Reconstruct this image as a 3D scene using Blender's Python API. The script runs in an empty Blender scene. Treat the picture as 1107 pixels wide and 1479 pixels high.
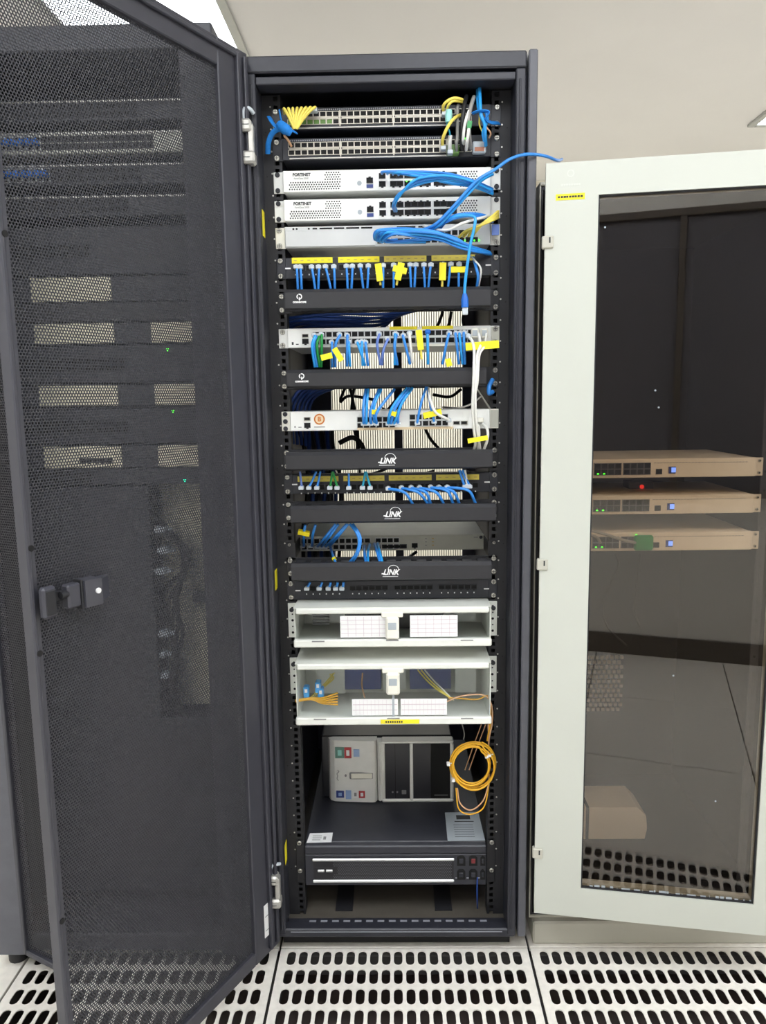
import bpy, math, random
import numpy as np
from mathutils import Matrix

random.seed(7)
rng = np.random.default_rng(7)
SC = bpy.context.scene
COL = SC.collection

# ------------------------------------------------------------------ camera
# working unit: millimetres, x right, y away from the viewer, z up from the rack's first rail mark;
# the floor is at z = FL and becomes Blender z = 0.
FL = -1610.0
CEIL = 1090.0
F, CX, CY, CZ, YAW, PIT, ROL = 1107.0, 12.8715, -1715.65, -297.62, 0.01812, -0.14755, -0.01435
PW, PH = 1107, 1479


def _axes():
    cy, sy, cp, sp, cr, sr = math.cos(YAW), math.sin(YAW), math.cos(PIT), math.sin(PIT), math.cos(ROL), math.sin(ROL)
    fwd = np.array([-sy * cp, cy * cp, sp])
    right = np.array([cy, sy, 0.0])
    up = np.cross(right, fwd)
    return right * cr + up * sr, up * cr - right * sr, fwd


RT, UP, FW = _axes()
CAM = np.array([CX, CY, CZ])


def w2b(p):
    return (p[0] * .001, p[1] * .001, (p[2] - FL) * .001)


cam_d = bpy.data.cameras.new('camera')
cam_d.sensor_width = 36.0
cam_d.sensor_fit = 'AUTO'
cam_d.lens = F / PH * 36.0
cam_d.clip_start = .02
cam = bpy.data.objects.new('camera', cam_d)
COL.objects.link(cam)
_m = Matrix(((RT[0], UP[0], -FW[0], 0), (RT[1], UP[1], -FW[1], 0), (RT[2], UP[2], -FW[2], 0), (0, 0, 0, 1)))
cam.matrix_world = Matrix.Translation(w2b(CAM)) @ _m
SC.camera = cam

# ------------------------------------------------------------------ world, exposure
wd = bpy.data.worlds.new('world')
wd.use_nodes = True
wd.node_tree.nodes['Background'].inputs[0].default_value = (.6, .65, .7, 1)
wd.node_tree.nodes['Background'].inputs[1].default_value = .05
SC.world = wd
SC.view_settings.view_transform = 'Standard'
SC.view_settings.look = 'None'
SC.view_settings.gamma = 1
SC.view_settings.exposure = 0.0
SC.view_settings.use_curve_mapping = False
LIGHT_POWER = 10.6          # emission strength of the ceiling light panels
SC.cycles.max_bounces = 7
SC.cycles.transparent_max_bounces = 16
SC.cycles.caustics_reflective = False
SC.cycles.caustics_refractive = False


# ------------------------------------------------------------------ pixel -> point on a real plane
def ray(px, py):
    return FW + RT * (px - PW / 2) / F - UP * (py - PH / 2) / F


def at(px, py, Y=0.0):
    d = ray(px, py)
    q = CAM + d * ((Y - CAM[1]) / d[1])
    return (float(q[0]), float(q[1]), float(q[2]))


def at_z(px, py, Z):
    d = ray(px, py)
    q = CAM + d * ((Z - CAM[2]) / d[2])
    return (float(q[0]), float(q[1]), float(q[2]))


# ------------------------------------------------------------------ materials
def lin(c):
    return tuple(((v / 255) / 12.92 if v / 255 <= .04045 else ((v / 255 + .055) / 1.055) ** 2.4) for v in c) + (1,)


MATS = {}


def mat(name, rgb, rough=.5, metal=0.0, var=.06, scale=30, bump=0.0, emit=None, coat=0.0, spec=.5):
    m = bpy.data.materials.new(name)
    m.use_nodes = True
    nt = m.node_tree
    b = nt.nodes['Principled BSDF']
    b.inputs['Roughness'].default_value = rough
    b.inputs['Metallic'].default_value = metal
    b.inputs['Specular IOR Level'].default_value = spec
    b.inputs['Coat Weight'].default_value = coat
    c = lin(rgb)
    if emit:
        b.inputs['Base Color'].default_value = c
        b.inputs['Emission Color'].default_value = lin(rgb)
        b.inputs['Emission Strength'].default_value = emit
    elif var > 0:
        tc = nt.nodes.new('ShaderNodeTexCoord')
        nz = nt.nodes.new('ShaderNodeTexNoise')
        nz.inputs['Scale'].default_value = scale
        nz.inputs['Detail'].default_value = 4
        rp = nt.nodes.new('ShaderNodeValToRGB')
        rp.color_ramp.elements[0].position = .3
        rp.color_ramp.elements[1].position = .7
        rp.color_ramp.elements[0].color = tuple(v * (1 - var) for v in c[:3]) + (1,)
        rp.color_ramp.elements[1].color = tuple(min(1, v * (1 + var)) for v in c[:3]) + (1,)
        nt.links.new(tc.outputs['Object'], nz.inputs['Vector'])
        nt.links.new(nz.outputs['Fac'], rp.inputs['Fac'])
        nt.links.new(rp.outputs['Color'], b.inputs['Base Color'])
        if bump > 0:
            bp = nt.nodes.new('ShaderNodeBump')
            bp.inputs['Strength'].default_value = bump
            bp.inputs['Distance'].default_value = .002
            nt.links.new(nz.outputs['Fac'], bp.inputs['Height'])
            nt.links.new(bp.outputs['Normal'], b.inputs['Normal'])
    else:
        b.inputs['Base Color'].default_value = c
    MATS[name] = m
    return m


def glass_mat(name, tint, f0, rough=.0):
    m = bpy.data.materials.new(name)
    m.use_nodes = True
    nt = m.node_tree
    nt.nodes.clear()
    out = nt.nodes.new('ShaderNodeOutputMaterial')
    tr = nt.nodes.new('ShaderNodeBsdfTransparent')
    tr.inputs[0].default_value = tint + (1,)
    gl = nt.nodes.new('ShaderNodeBsdfGlossy')
    gl.inputs['Roughness'].default_value = rough
    lw = nt.nodes.new('ShaderNodeLayerWeight')
    lw.inputs['Blend'].default_value = .5
    pw = nt.nodes.new('ShaderNodeMath'); pw.operation = 'POWER'; pw.inputs[1].default_value = 5.0
    fr = nt.nodes.new('ShaderNodeMath'); fr.operation = 'MULTIPLY_ADD'; fr.inputs[1].default_value = 1 - f0; fr.inputs[2].default_value = f0
    nt.links.new(lw.outputs['Facing'], pw.inputs[0])
    nt.links.new(pw.outputs[0], fr.inputs[0])
    mx = nt.nodes.new('ShaderNodeMixShader')
    nt.links.new(fr.outputs[0], mx.inputs[0])
    nt.links.new(tr.outputs[0], mx.inputs[1])
    nt.links.new(gl.outputs[0], mx.inputs[2])
    nt.links.new(mx.outputs[0], out.inputs[0])
    MATS[name] = m
    return m


mat('black_paint', (44, 45, 53), .42, var=.08, scale=60, bump=.08)
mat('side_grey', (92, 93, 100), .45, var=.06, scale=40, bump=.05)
mat('black_door', (60, 60, 68), .45, var=.06, scale=40, bump=.05)
mat('black_mesh', (50, 50, 56), .5, var=0)
mat('black_matte', (30, 30, 34), .6, var=.1)
mat('black_inner', (34, 34, 40), .6, var=.1)
mat('hole_black', (8, 8, 9), .8, var=0)
mat('manager_black', (39, 39, 43), .5, var=.05, scale=90, bump=.06)
mat('edge_grey', (150, 152, 160), .35, var=0)
mat('gear_black', (38, 40, 48), .45, var=.08)
mat('white_gear', (240, 241, 237), .45, var=.03, scale=25)
mat('silver_gear', (204, 206, 206), .4, metal=.05, var=.03, scale=25)
mat('grey_gear', (196, 196, 184), .42, metal=.0, var=.04)
mat('odf_grey', (230, 232, 224), .42, var=.03)
mat('odf_inner', (214, 216, 212), .5, var=.05)
mat('latch_white', (238, 236, 224), .4, var=.02)
mat('base_brown', (82, 77, 70), .6, var=.08)
mat('steel', (190, 188, 180), .3, metal=.85, var=.05)
mat('inner_shade_lift', (78, 78, 92), .6, var=.05)  # dark rack interior, colour raised to stand in for missing light
mat('grille_grey', (142, 136, 116), .6, var=0)
mat('zinc', (196, 194, 188), .38, metal=.55, var=.05)
mat('chrome', (225, 226, 226), .3, metal=.5, var=0)
mat('port_metal', (196, 190, 178), .38, metal=.5, var=.05)
mat('cream_paint', (197, 200, 191), .4, var=.015, scale=6)
mat('cream_emboss', (205, 208, 200), .5, var=0)
mat('cream_side', (190, 188, 176), .5, var=.03, scale=6)
mat('beige_gear', (232, 220, 202), .5, var=.03)
mat('beige_slat', (206, 200, 176), .55, var=.05)
mat('pc_silver', (228, 228, 224), .4, metal=.05, var=.03, scale=40)
mat('pc_light', (240, 240, 235), .35, metal=.05, var=.03)
mat('pc_black', (40, 40, 46), .3, var=.05)
mat('blue_cable', (54, 138, 224), .3, var=.05, scale=15)
mat('sky_cable', (46, 158, 234), .28, var=.05, scale=15)
mat('dark_blue_cable', (34, 70, 146), .45, var=.1, scale=15)
mat('purple_cable', (104, 132, 204), .4, var=.05)
mat('green_cable', (28, 140, 66), .4, var=.05)
mat('teal_cable', (38, 160, 196), .4, var=.05)
mat('white_cable', (228, 228, 222), .4, var=.04)
mat('grey_cable', (150, 148, 142), .45, var=.05)
mat('black_cable', (22, 22, 24), .5, var=.05)
mat('yellow_cable', (236, 216, 96), .42, var=.05)
mat('fibre_yellow', (228, 172, 40), .42, var=.08, scale=40)
mat('peach_cable', (214, 168, 128), .45, var=.05)
mat('aqua_plug', (150, 214, 206), .4, var=.04)
mat('plug_clear', (196, 204, 210), .25, var=.05)
mat('boot_blue', (28, 104, 200), .45, var=.04)
mat('velcro_blue', (20, 122, 206), .75, var=.12, scale=200, bump=.3)
mat('yellow_tape', (248, 232, 40), .55, var=.04)
mat('pale_yellow', (232, 212, 92), .55, var=.04)
mat('label_white', (236, 236, 236), .6, var=.02)
mat('label_grey', (170, 178, 184), .6, var=.03)
mat('ink_dark', (40, 42, 44), .6, var=0)
mat('ink_grey', (140, 140, 140), .6, var=0)
mat('ink_pink', (204, 186, 196), .6, var=0)
mat('ink_gold', (200, 172, 96), .6, var=0)
mat('print_white', (240, 240, 240), .55, var=0)
mat('sticker_red', (176, 52, 56), .4, var=.05)
mat('outlet_red', (112, 36, 40), .4, var=0)
mat('sticker_green', (96, 140, 128), .4, var=.05)
mat('sticker_navy', (52, 70, 136), .4, var=.05)
mat('sticker_orange', (206, 118, 40), .4, var=.05)
mat('sticker_cream', (236, 214, 178), .4, var=.03)
mat('sticker_pale_blue', (150, 176, 216), .4, var=.03)
mat('sfp_green', (92, 132, 58), .4, var=.05)
mat('sfp_rust', (178, 112, 82), .4, var=.05)
mat('tile_cream', (243, 238, 229), .38, var=.06, scale=60)
mat('tile_solid', (243, 238, 229), .3, var=.06, scale=45)
mat('stringer', (60, 58, 56), .6, var=.1)
mat('void_dark', (122, 112, 108), .9, var=.1)
mat('wall_cream', (238, 235, 229), .7, var=.02, scale=4)
mat('wall_back_paint', (240, 234, 216), .7, var=.02, scale=4)
mat('ceiling_paint', (228, 226, 224), .75, var=.012, scale=3)
mat('skirting', (96, 88, 80), .5, var=.08)
mat('frame_alu', (178, 180, 178), .4, metal=.3, var=.03)
mat('reflection_grey', (104, 102, 108), .8, var=.05, scale=8)  # tone of the made-up panel, set by the glass door's reflection
mat('curtain', (150, 132, 110), .8, var=.1, scale=12)
mat('led_green', (80, 255, 60), .5, emit=3.0)
mat('led_teal', (40, 255, 190), .5, emit=3.0)
mat('led_blue', (110, 150, 255), .5, emit=2.2)
mat('led_red', (255, 60, 50), .5, emit=1.0)
mat('lamp_panel', (246, 250, 255), .5, emit=LIGHT_POWER)
glass_mat('tinted_glass', (.8, .745, .68), .075)
glass_mat('clear_acrylic', (.96, .97, .97), .02, .05)


# ------------------------------------------------------------------ geometry builder (mm)
class B:
    def __init__(s):
        s.v, s.f, s.m, s.sm = [], [], [], []

    def add(s, vs, fs, mi=0, smooth=False):
        n = len(s.v)
        s.v.extend([tuple(map(float, p)) for p in vs])
        for f in fs:
            s.f.append(tuple(i + n for i in f))
            s.m.append(mi)
            s.sm.append(smooth)
        return s

    def box(s, x0, x1, y0, y1, z0, z1, mi=0, c=0.0):
        if x0 > x1: x0, x1 = x1, x0
        if y0 > y1: y0, y1 = y1, y0
        if z0 > z1: z0, z1 = z1, z0
        if c <= 0:
            vs = [(x, y, z) for x in (x0, x1) for y in (y0, y1) for z in (z0, z1)]
            return s.add(vs, [(0, 1, 3, 2), (4, 6, 7, 5), (0, 4, 5, 1), (2, 3, 7, 6), (0, 2, 6, 4), (1, 5, 7, 3)], mi)
        c = min(c, (x1 - x0) * .45, (y1 - y0) * .45, (z1 - z0) * .45)
        X, Y, Z = (x0, x1), (y0, y1), (z0, z1)
        I = (1, -1)
        vs, ix = [], {}
        for i in (0, 1):
            for j in (0, 1):
                for k in (0, 1):
                    ix[i, j, k, 0] = len(vs); vs.append((X[i], Y[j] + I[j] * c, Z[k] + I[k] * c))
                    ix[i, j, k, 1] = len(vs); vs.append((X[i] + I[i] * c, Y[j], Z[k] + I[k] * c))
                    ix[i, j, k, 2] = len(vs); vs.append((X[i] + I[i] * c, Y[j] + I[j] * c, Z[k]))
        fs = []
        for i in (0, 1):
            fs.append([ix[i, 0, 0, 0], ix[i, 1, 0, 0], ix[i, 1, 1, 0], ix[i, 0, 1, 0]][::(1 if i else -1)])
            fs.append([ix[0, i, 0, 1], ix[0, i, 1, 1], ix[1, i, 1, 1], ix[1, i, 0, 1]][::(1 if i else -1)])
            fs.append([ix[0, 0, i, 2], ix[1, 0, i, 2], ix[1, 1, i, 2], ix[0, 1, i, 2]][::(1 if i else -1)])
        for i in (0, 1):
            for j in (0, 1):
                fs.append([ix[i, j, 0, 0], ix[i, j, 1, 0], ix[i, j, 1, 1], ix[i, j, 0, 1]][::(1 if i != j else -1)])
                fs.append([ix[i, 0, j, 0], ix[i, 0, j, 2], ix[i, 1, j, 2], ix[i, 1, j, 0]][::(1 if i != j else -1)])
                fs.append([ix[0, i, j, 1], ix[1, i, j, 1], ix[1, i, j, 2], ix[0, i, j, 2]][::(1 if i != j else -1)])
                for k in (0, 1):
                    t = [ix[i, j, k, 0], ix[i, j, k, 1], ix[i, j, k, 2]]
                    fs.append(t[::(1 if (i + j + k) % 2 else -1)])
        return s.add(vs, fs, mi)

    def prism(s, pts, axis, a0, a1, mi=0):
        # pts: outline in the two other axes (x,z for 'y'; y,z for 'x'; x,y for 'z')
        n = len(pts)
        def mk(p, a):
            return (a, p[0], p[1]) if axis == 'x' else (p[0], a, p[1]) if axis == 'y' else (p[0], p[1], a)
        vs = [mk(p, a0) for p in pts] + [mk(p, a1) for p in pts]
        fs = [tuple(range(n)), tuple(range(2 * n - 1, n - 1, -1))]
        fs += [(i, i + n, (i + 1) % n + n, (i + 1) % n) for i in range(n)]
        return s.add(vs, fs, mi)

    def cyl(s, c, axis, r, l, n=14, mi=0, r2=None):
        r2 = r if r2 is None else r2
        vs = []
        for a, rr in ((0, r), (l, r2)):
            for i in range(n):
                t = 2 * math.pi * i / n
                u, w = rr * math.cos(t), rr * math.sin(t)
                vs.append((c[0] + a, c[1] + u, c[2] + w) if axis == 'x' else (c[0] + u, c[1] + a, c[2] + w) if axis == 'y' else (c[0] + u, c[1] + w, c[2] + a))
        s.add(vs, [(i, (i + 1) % n, (i + 1) % n + n, i + n) for i in range(n)], mi, True)
        return s.add(vs, [tuple(range(n - 1, -1, -1)), tuple(range(n, 2 * n))], mi)

    def tube(s, pts, r, n=7, mi=0, flat=None):
        P = np.array(pts, float)
        T = np.gradient(P, axis=0)
        T /= np.linalg.norm(T, axis=1)[:, None] + 1e-9
        ref = np.array([0, 0, 1.0]) if abs(T[0][2]) < .8 else np.array([1.0, 0, 0])
        vs = []
        for i in range(len(P)):
            u = np.cross(T[i], ref); nu = np.linalg.norm(u)
            if nu < 1e-3:
                ref = np.array([1.0, 0, 0]) if abs(T[i][0]) < .8 else np.array([0, 1.0, 0]); u = np.cross(T[i], ref); nu = np.linalg.norm(u)
            u /= nu
            w = np.cross(u, T[i]); ref = w
            rr = r[i] if hasattr(r, '__len__') else r
            for k in range(n):
                t = 2 * math.pi * k / n
                vs.append(tuple(P[i] + u * rr * math.cos(t) + w * rr * math.sin(t) * (flat or 1)))
        m = len(P)
        fs = [(i * n + k, i * n + (k + 1) % n, (i + 1) * n + (k + 1) % n, (i + 1) * n + k) for i in range(m - 1) for k in range(n)]
        s.add(vs, fs, mi, True)
        return s.add(vs[:n] + vs[-n:], [tuple(range(n - 1, -1, -1)), tuple(range(n, 2 * n))], mi)

    def frame(s, x0, x1, z0, z1, t, y0, y1, mi=0, c=0):
        s.box(x0, x1, y0, y1, z1 - t, z1, mi, c); s.box(x0, x1, y0, y1, z0, z0 + t, mi, c)
        s.box(x0, x0 + t, y0, y1, z0 + t, z1 - t, mi, c); return s.box(x1 - t, x1, y0, y1, z0 + t, z1 - t, mi, c)


def spline(pts, k=6):
    """Catmull-Rom through the points, k samples a span"""
    P = [np.array(p, float) for p in pts]
    if len(P) == 2:
        return [tuple(P[0] * (1 - t) + P[1] * t) for t in np.linspace(0, 1, 4)]
    P = [2 * P[0] - P[1]] + P + [2 * P[-1] - P[-2]]
    out = []
    for i in range(1, len(P) - 2):
        a, b, c, d = P[i - 1:i + 3]
        for t in np.linspace(0, 1, k, endpoint=False):
            out.append(tuple(.5 * (2 * b + (c - a) * t + (2 * a - 5 * b + 4 * c - d) * t * t + (3 * b - a - 3 * c + d) * t ** 3)))
    out.append(tuple(P[-2]))
    return out


def mesh_of(name, b, mats, local=True, off=(0, 0, 0)):
    me = bpy.data.meshes.new(name)
    o = off
    me.from_pydata([((v[0] - o[0]) * .001, (v[1] - o[1]) * .001, (v[2] - o[2]) * .001) for v in b.v], [], b.f)
    for m in (mats if isinstance(mats, (list, tuple)) else [mats]):
        me.materials.append(MATS[m])
    me.polygons.foreach_set('material_index', b.m)
    me.polygons.foreach_set('use_smooth', b.sm)
    me.update()
    return me


ROOTS = {}


def tagit(o, label=None, cat=None, group=None, kind=None):
    if label: o['label'] = label
    if cat: o['category'] = cat
    if group: o['group'] = group
    if kind: o['kind'] = kind
    return o


def thing(name, label, cat, loc, group=None, rotz=0.0):
    o = bpy.data.objects.new(name, None)
    o.empty_display_size = .05
    COL.objects.link(o)
    o.location = w2b(loc)
    o.rotation_euler = (0, 0, rotz)
    ROOTS[o.name] = tuple(loc) if rotz == 0 else (0, 0, 0)
    return tagit(o, label, cat, group)


def root_off(p):
    while p.parent: p = p.parent
    return ROOTS.get(p.name, (0, 0, 0))


def part(name, b, mats, parent, label=None, kind=None):
    """a mesh part; builder coordinates are world millimetres (root-local when the root is turned)"""
    me = mesh_of(name, b, mats, off=root_off(parent))
    o = bpy.data.objects.new(name, me)
    COL.objects.link(o)
    o.parent = parent
    return tagit(o, label, None, None, kind)


def inst(name, me, parent, loc, label=None):
    """one more piece sharing a mesh whose coordinates are about its own origin"""
    o = bpy.data.objects.new(name, me)
    COL.objects.link(o)
    o.parent = parent
    r = root_off(parent)
    o.location = ((loc[0] - r[0]) * .001, (loc[1] - r[1]) * .001, (loc[2] - r[2]) * .001)
    if label: o['label'] = label
    return o


def solo(name, b, mats, label, cat, base, group=None, kind=None):
    me = mesh_of(name, b, mats, off=base)
    o = bpy.data.objects.new(name, me)
    COL.objects.link(o)
    o.location = w2b(base)
    ROOTS[o.name] = tuple(base)
    return tagit(o, label, cat, group, kind)


def text_part(name, body, size, pos, m, parent, shear=0.0, bold=0.0, rot=0.0, label=None, depth=.25, squash=1.0, align='CENTER'):
    """flat lettering (size mm = cap height-ish) lying in the x-z plane at pos"""
    cu = bpy.data.curves.new(name, 'FONT')
    cu.body = body
    cu.size = size * .001
    cu.shear = shear
    cu.offset = bold * .001
    cu.extrude = depth * .001
    cu.align_x = align
    cu.align_y = 'CENTER'
    cu.resolution_u = 3
    tmp = bpy.data.objects.new(name, cu)
    COL.objects.link(tmp)
    dg = bpy.context.evaluated_depsgraph_get()
    me = bpy.data.meshes.new_from_object(tmp.evaluated_get(dg))
    bpy.data.objects.remove(tmp)
    me.materials.clear()
    me.materials.append(MATS[m])
    M = Matrix.Rotation(math.radians(90), 4, 'X') @ Matrix.Rotation(rot, 4, 'Z') @ Matrix.Diagonal((squash, 1, 1, 1))
    me.transform(M)
    o = bpy.data.objects.new(name, me)
    COL.objects.link(o)
    o.parent = parent
    r = root_off(parent)
    o.location = ((pos[0] - r[0]) * .001, (pos[1] - r[1]) * .001, (pos[2] - r[2]) * .001)
    if label: o['label'] = label
    return o


# ------------------------------------------------------------------ shared small pieces
def port_mesh(name, w, h, wall=1.4, d=1.6, mats=('gear_black', 'hole_black'), notch=0):
    b = B()
    b.frame(-w / 2, w / 2, -h / 2, h / 2, wall, -d, 0, 0)
    b.box(-w / 2 + wall, w / 2 - wall, -.4, 0, -h / 2 + wall, h / 2 - wall, 1)
    if notch:
        b.box(-w * .18, w * .18, -.7, 0, (h / 2 if notch > 0 else -h / 2 - 2.2), (h / 2 + 2.2 if notch > 0 else -h / 2), 1)
    return mesh_of(name, b, mats)


PORT = port_mesh('rj45_port', 14, 12.5, 1.2, 1.8)
PORT_D = port_mesh('rj45_port_notched', 14, 11, 1.0, 1.8, notch=-1)
PORT_U = port_mesh('rj45_port_notched_up', 14, 11, 1.0, 1.8, notch=1)
PORT_W = port_mesh('rj45_port_white', 14.5, 13, 1.4, 1.8, ('silver_gear', 'hole_black'))
SFP = port_mesh('sfp_port', 13.6, 11.2, 1.1, 2.2, ('port_metal', 'hole_black'))
SFP_P = port_mesh('sfp_port_plugged', 13.6, 11.2, 1.1, 2.2, ('port_metal', 'sfp_green'))
USB = port_mesh('usb_port', 15, 8.5, 1.3, 1.8, ('steel', 'hole_black'))


def screw_mesh(name, r, m):
    b = B()
    b.cyl((0, -3.4, 0), 'y', r * .75, 1.2, 12, 0, r)
    b.cyl((0, -2.2, 0), 'y', r, 2.2, 12, 0)
    b.box(-r * .7, r * .7, -3.6, -3.3, -.7, .7, 1)
    b.box(-.7, .7, -3.62, -3.3, -r * .7, r * .7, 1)
    return mesh_of(name, b, [m, 'ink_dark'])


SCREW = screw_mesh('screw', 5.6, 'steel')
SCREW_B = screw_mesh('black_screw', 5.2, 'gear_black')
SCREW_S = screw_mesh('small_screw', 3.6, 'steel')


def ring_cell(b, cx, cy, a, c, hole, z0, z1, mi=0, k=4, wall=True):
    """rectangular cell a x c (half sizes) in the x-y plane with a hole; hole(dirx,diry)->distance; top at z1"""
    out = []
    for i in range(k): out.append((-a + 2 * a * i / k, -c))
    for i in range(k): out.append((a, -c + 2 * c * i / k))
    for i in range(k): out.append((a - 2 * a * i / k, c))
    for i in range(k): out.append((-a, c - 2 * c * i / k))
    n = len(out)
    vs, hs = [], []
    for (x, y) in out:
        l = math.hypot(x, y)
        d = hole(x / l, y / l)
        vs.append((cx + x, cy + y, z1)); hs.append((cx + x / l * d, cy + y / l * d, z1))
    lo = [(h[0], h[1], z0) for h in hs]
    fs = [(i, (i + 1) % n, n + (i + 1) % n, n + i) for i in range(n)]
    if wall: fs += [(n + i, n + (i + 1) % n, 2 * n + (i + 1) % n, 2 * n + i) for i in range(n)]
    b.add(vs + hs + (lo if wall else []), fs, mi)


def obround(r, L):
    h = L / 2 - r
    def f(dx, dy):
        if abs(dx) > 1e-9 and abs(dy / dx * r) <= h: return r / abs(dx)
        # circle centred (0, +-h)
        t = abs(dy) * h
        return t + math.sqrt(max(t * t - h * h + r * r, 0))
    return f


def square(hh):
    return lambda dx, dy: hh / max(abs(dx), abs(dy))


# ================================================================== THE ROOM
XL, XR, YF, YB = -3282.0, 3318.0, -2441.0, 3559.0


def struct(name, b, mats):
    me = mesh_of(name, b, mats, off=(0, 0, FL))
    o = bpy.data.objects.new(name, me)
    COL.objects.link(o)
    ROOTS[o.name] = (0, 0, FL)
    o['kind'] = 'structure'
    return o


b = B(); b.box(XL, XR, YF, YB, FL - 340, FL - 320)
for x in np.arange(XL, XR + 1, 600): b.box(x - 14, x + 14, YF, YB, FL - 60, FL - 12, 1)
for y in np.arange(YF, YB + 1, 600): b.box(XL, XR, y - 14, y + 14, FL - 60, FL - 12, 1)
floor = struct('floor', b, ['void_dark', 'stringer'])

b = B(); b.box(XL, XR, YF, YB, CEIL, CEIL + 40)
struct('ceiling', b, 'ceiling_paint')
b = B(); b.box(XL - 60, XL, YF, YB, FL - 340, CEIL); struct('wall_left', b, 'wall_cream')
b = B(); b.box(XR, XR + 60, YF, YB, FL - 340, CEIL); struct('wall_right', b, 'wall_cream')
b = B(); b.box(XL, XR, YB, YB + 60, FL - 340, CEIL); struct('wall_back', b, 'wall_back_paint')
b = B(); b.box(XL, XR, YF - 60, YF, FL - 340, CEIL); struct('wall_front', b, 'wall_cream')
b = B(); b.box(XL, XR, YF, YF + 14, FL, FL + 105, 0, 3); struct('baseboard_front', b, 'skirting')
b = B(); b.box(XL, XR, YB - 14, YB, FL, FL + 105, 0, 3); struct('baseboard_back', b, 'skirting')
b = B(); b.box(60, 1240, YF + 1, YF + 6, -760, 520, 1); b.frame(30, 1270, -790, 550, 34, YF, YF + 26, 0, 3); b.box(640, 670, YF + 2, YF + 24, -760, 520, 0, 3)
struct('added_dark_panel', b, ['skirting', 'reflection_grey'])  # made-up dark panel on the unseen wall, added to darken the glass reflection
b = B(); b.prism([(1270 + i * 22, YF + 30 + (18 if i % 2 else 0)) for i in range(24)] + [(1270 + i * 22, YF + 26 + (18 if i % 2 else 0)) for i in range(23, -1, -1)], 'z', FL + 130, 700)
o = solo('curtain', b, 'curtain', 'brown folded curtain hanging beside the added dark panel opposite the racks', 'curtain', (1500, YF + 30, FL + 130))

# floor tiles: one perforated row in front of the cabinets, plain tiles elsewhere
b = B()
HX, HY = 14.1, 30.0
hole = obround(10.0, 45.5)
for i in range(20):
    for j in range(10):
        ring_cell(b, -282 + (i - 9.5) * 2 * HX, (j - 4.5) * 2 * HY * .988, HX, HY * .988, hole, -2.5, 0)
b.v = [(v[0] + 282, v[1], v[2]) for v in b.v]
for sx in (-1, 1): b.box(sx * 282, sx * 296.5, -296.5, 296.5, -4, 0)
b.box(-296.5, 296.5, -298, -296.4, -4, 0); b.box(-296.5, 296.5, 296.4, 298, -4, 0)
PERF = mesh_of('perforated_tile', b, 'tile_cream')
b = B(); b.box(-297.5, 297.5, -297.5, 297.5, -12, 0, 0, 1.2)
PLAIN = mesh_of('plain_tile', b, 'tile_solid')
for i in range(11):
    for j in range(10):
        x = XL + 300 + 600 * i
        y = YF + 300 + 600 * j
        perf = abs(y - (-341)) < 5 and -900 < x < 1600
        inst('floor_tile', PERF if perf else PLAIN, floor, (x, y, FL), 'perforated cream floor tile' if perf else None)


def light_panel(x0, x1, y0, y1, label):
    t = thing('ceiling_light', label, 'light', ((x0 + x1) / 2, (y0 + y1) / 2, CEIL), 'ceiling light panels')
    fb = B()
    for q in ((x0 - 34, x0, y0 - 34, y1 + 34), (x1, x1 + 34, y0 - 34, y1 + 34), (x0, x1, y0 - 34, y0), (x0, x1, y1, y1 + 34)):
        fb.box(q[0], q[1], q[2], q[3], CEIL - 16, CEIL, 0, 3)
    part('light_frame', fb, 'frame_alu', t)
    d = B(); d.box(x0, x1, y0, y1, CEIL - 9, CEIL)
    part('diffuser', d, 'lamp_panel', t)


light_panel(-1190, -598, 860, 2060, 'bright ceiling light panel above the black rack on the left')
light_panel(1905, 2500, 1360, 2545, 'bright ceiling light panel beyond the cream cabinet')
light_panel(-300, 300, 1900, 3100, 'added ceiling light panel hidden behind the open black rack')  # unseen lamp, added to light the rear wall
light_panel(-1190, -598, -2150, -950, 'ceiling light panel over the front aisle, before the neighbouring black rack')
light_panel(5, 600, -2150, -950, 'ceiling light panel over the front aisle, before the open black rack')
light_panel(1200, 1795, -2150, -950, 'ceiling light panel over the front aisle, before the cream cabinet')
light_panel(2300, 2895, -2150, -950, 'added ceiling light panel over the front aisle, near the right wall')  # unseen lamp, added for more bounce onto the ceiling
light_panel(-2500, -1905, -2150, -950, 'added ceiling light panel over the front aisle, near the left wall')  # unseen lamp, added for bounce from the left side

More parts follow.
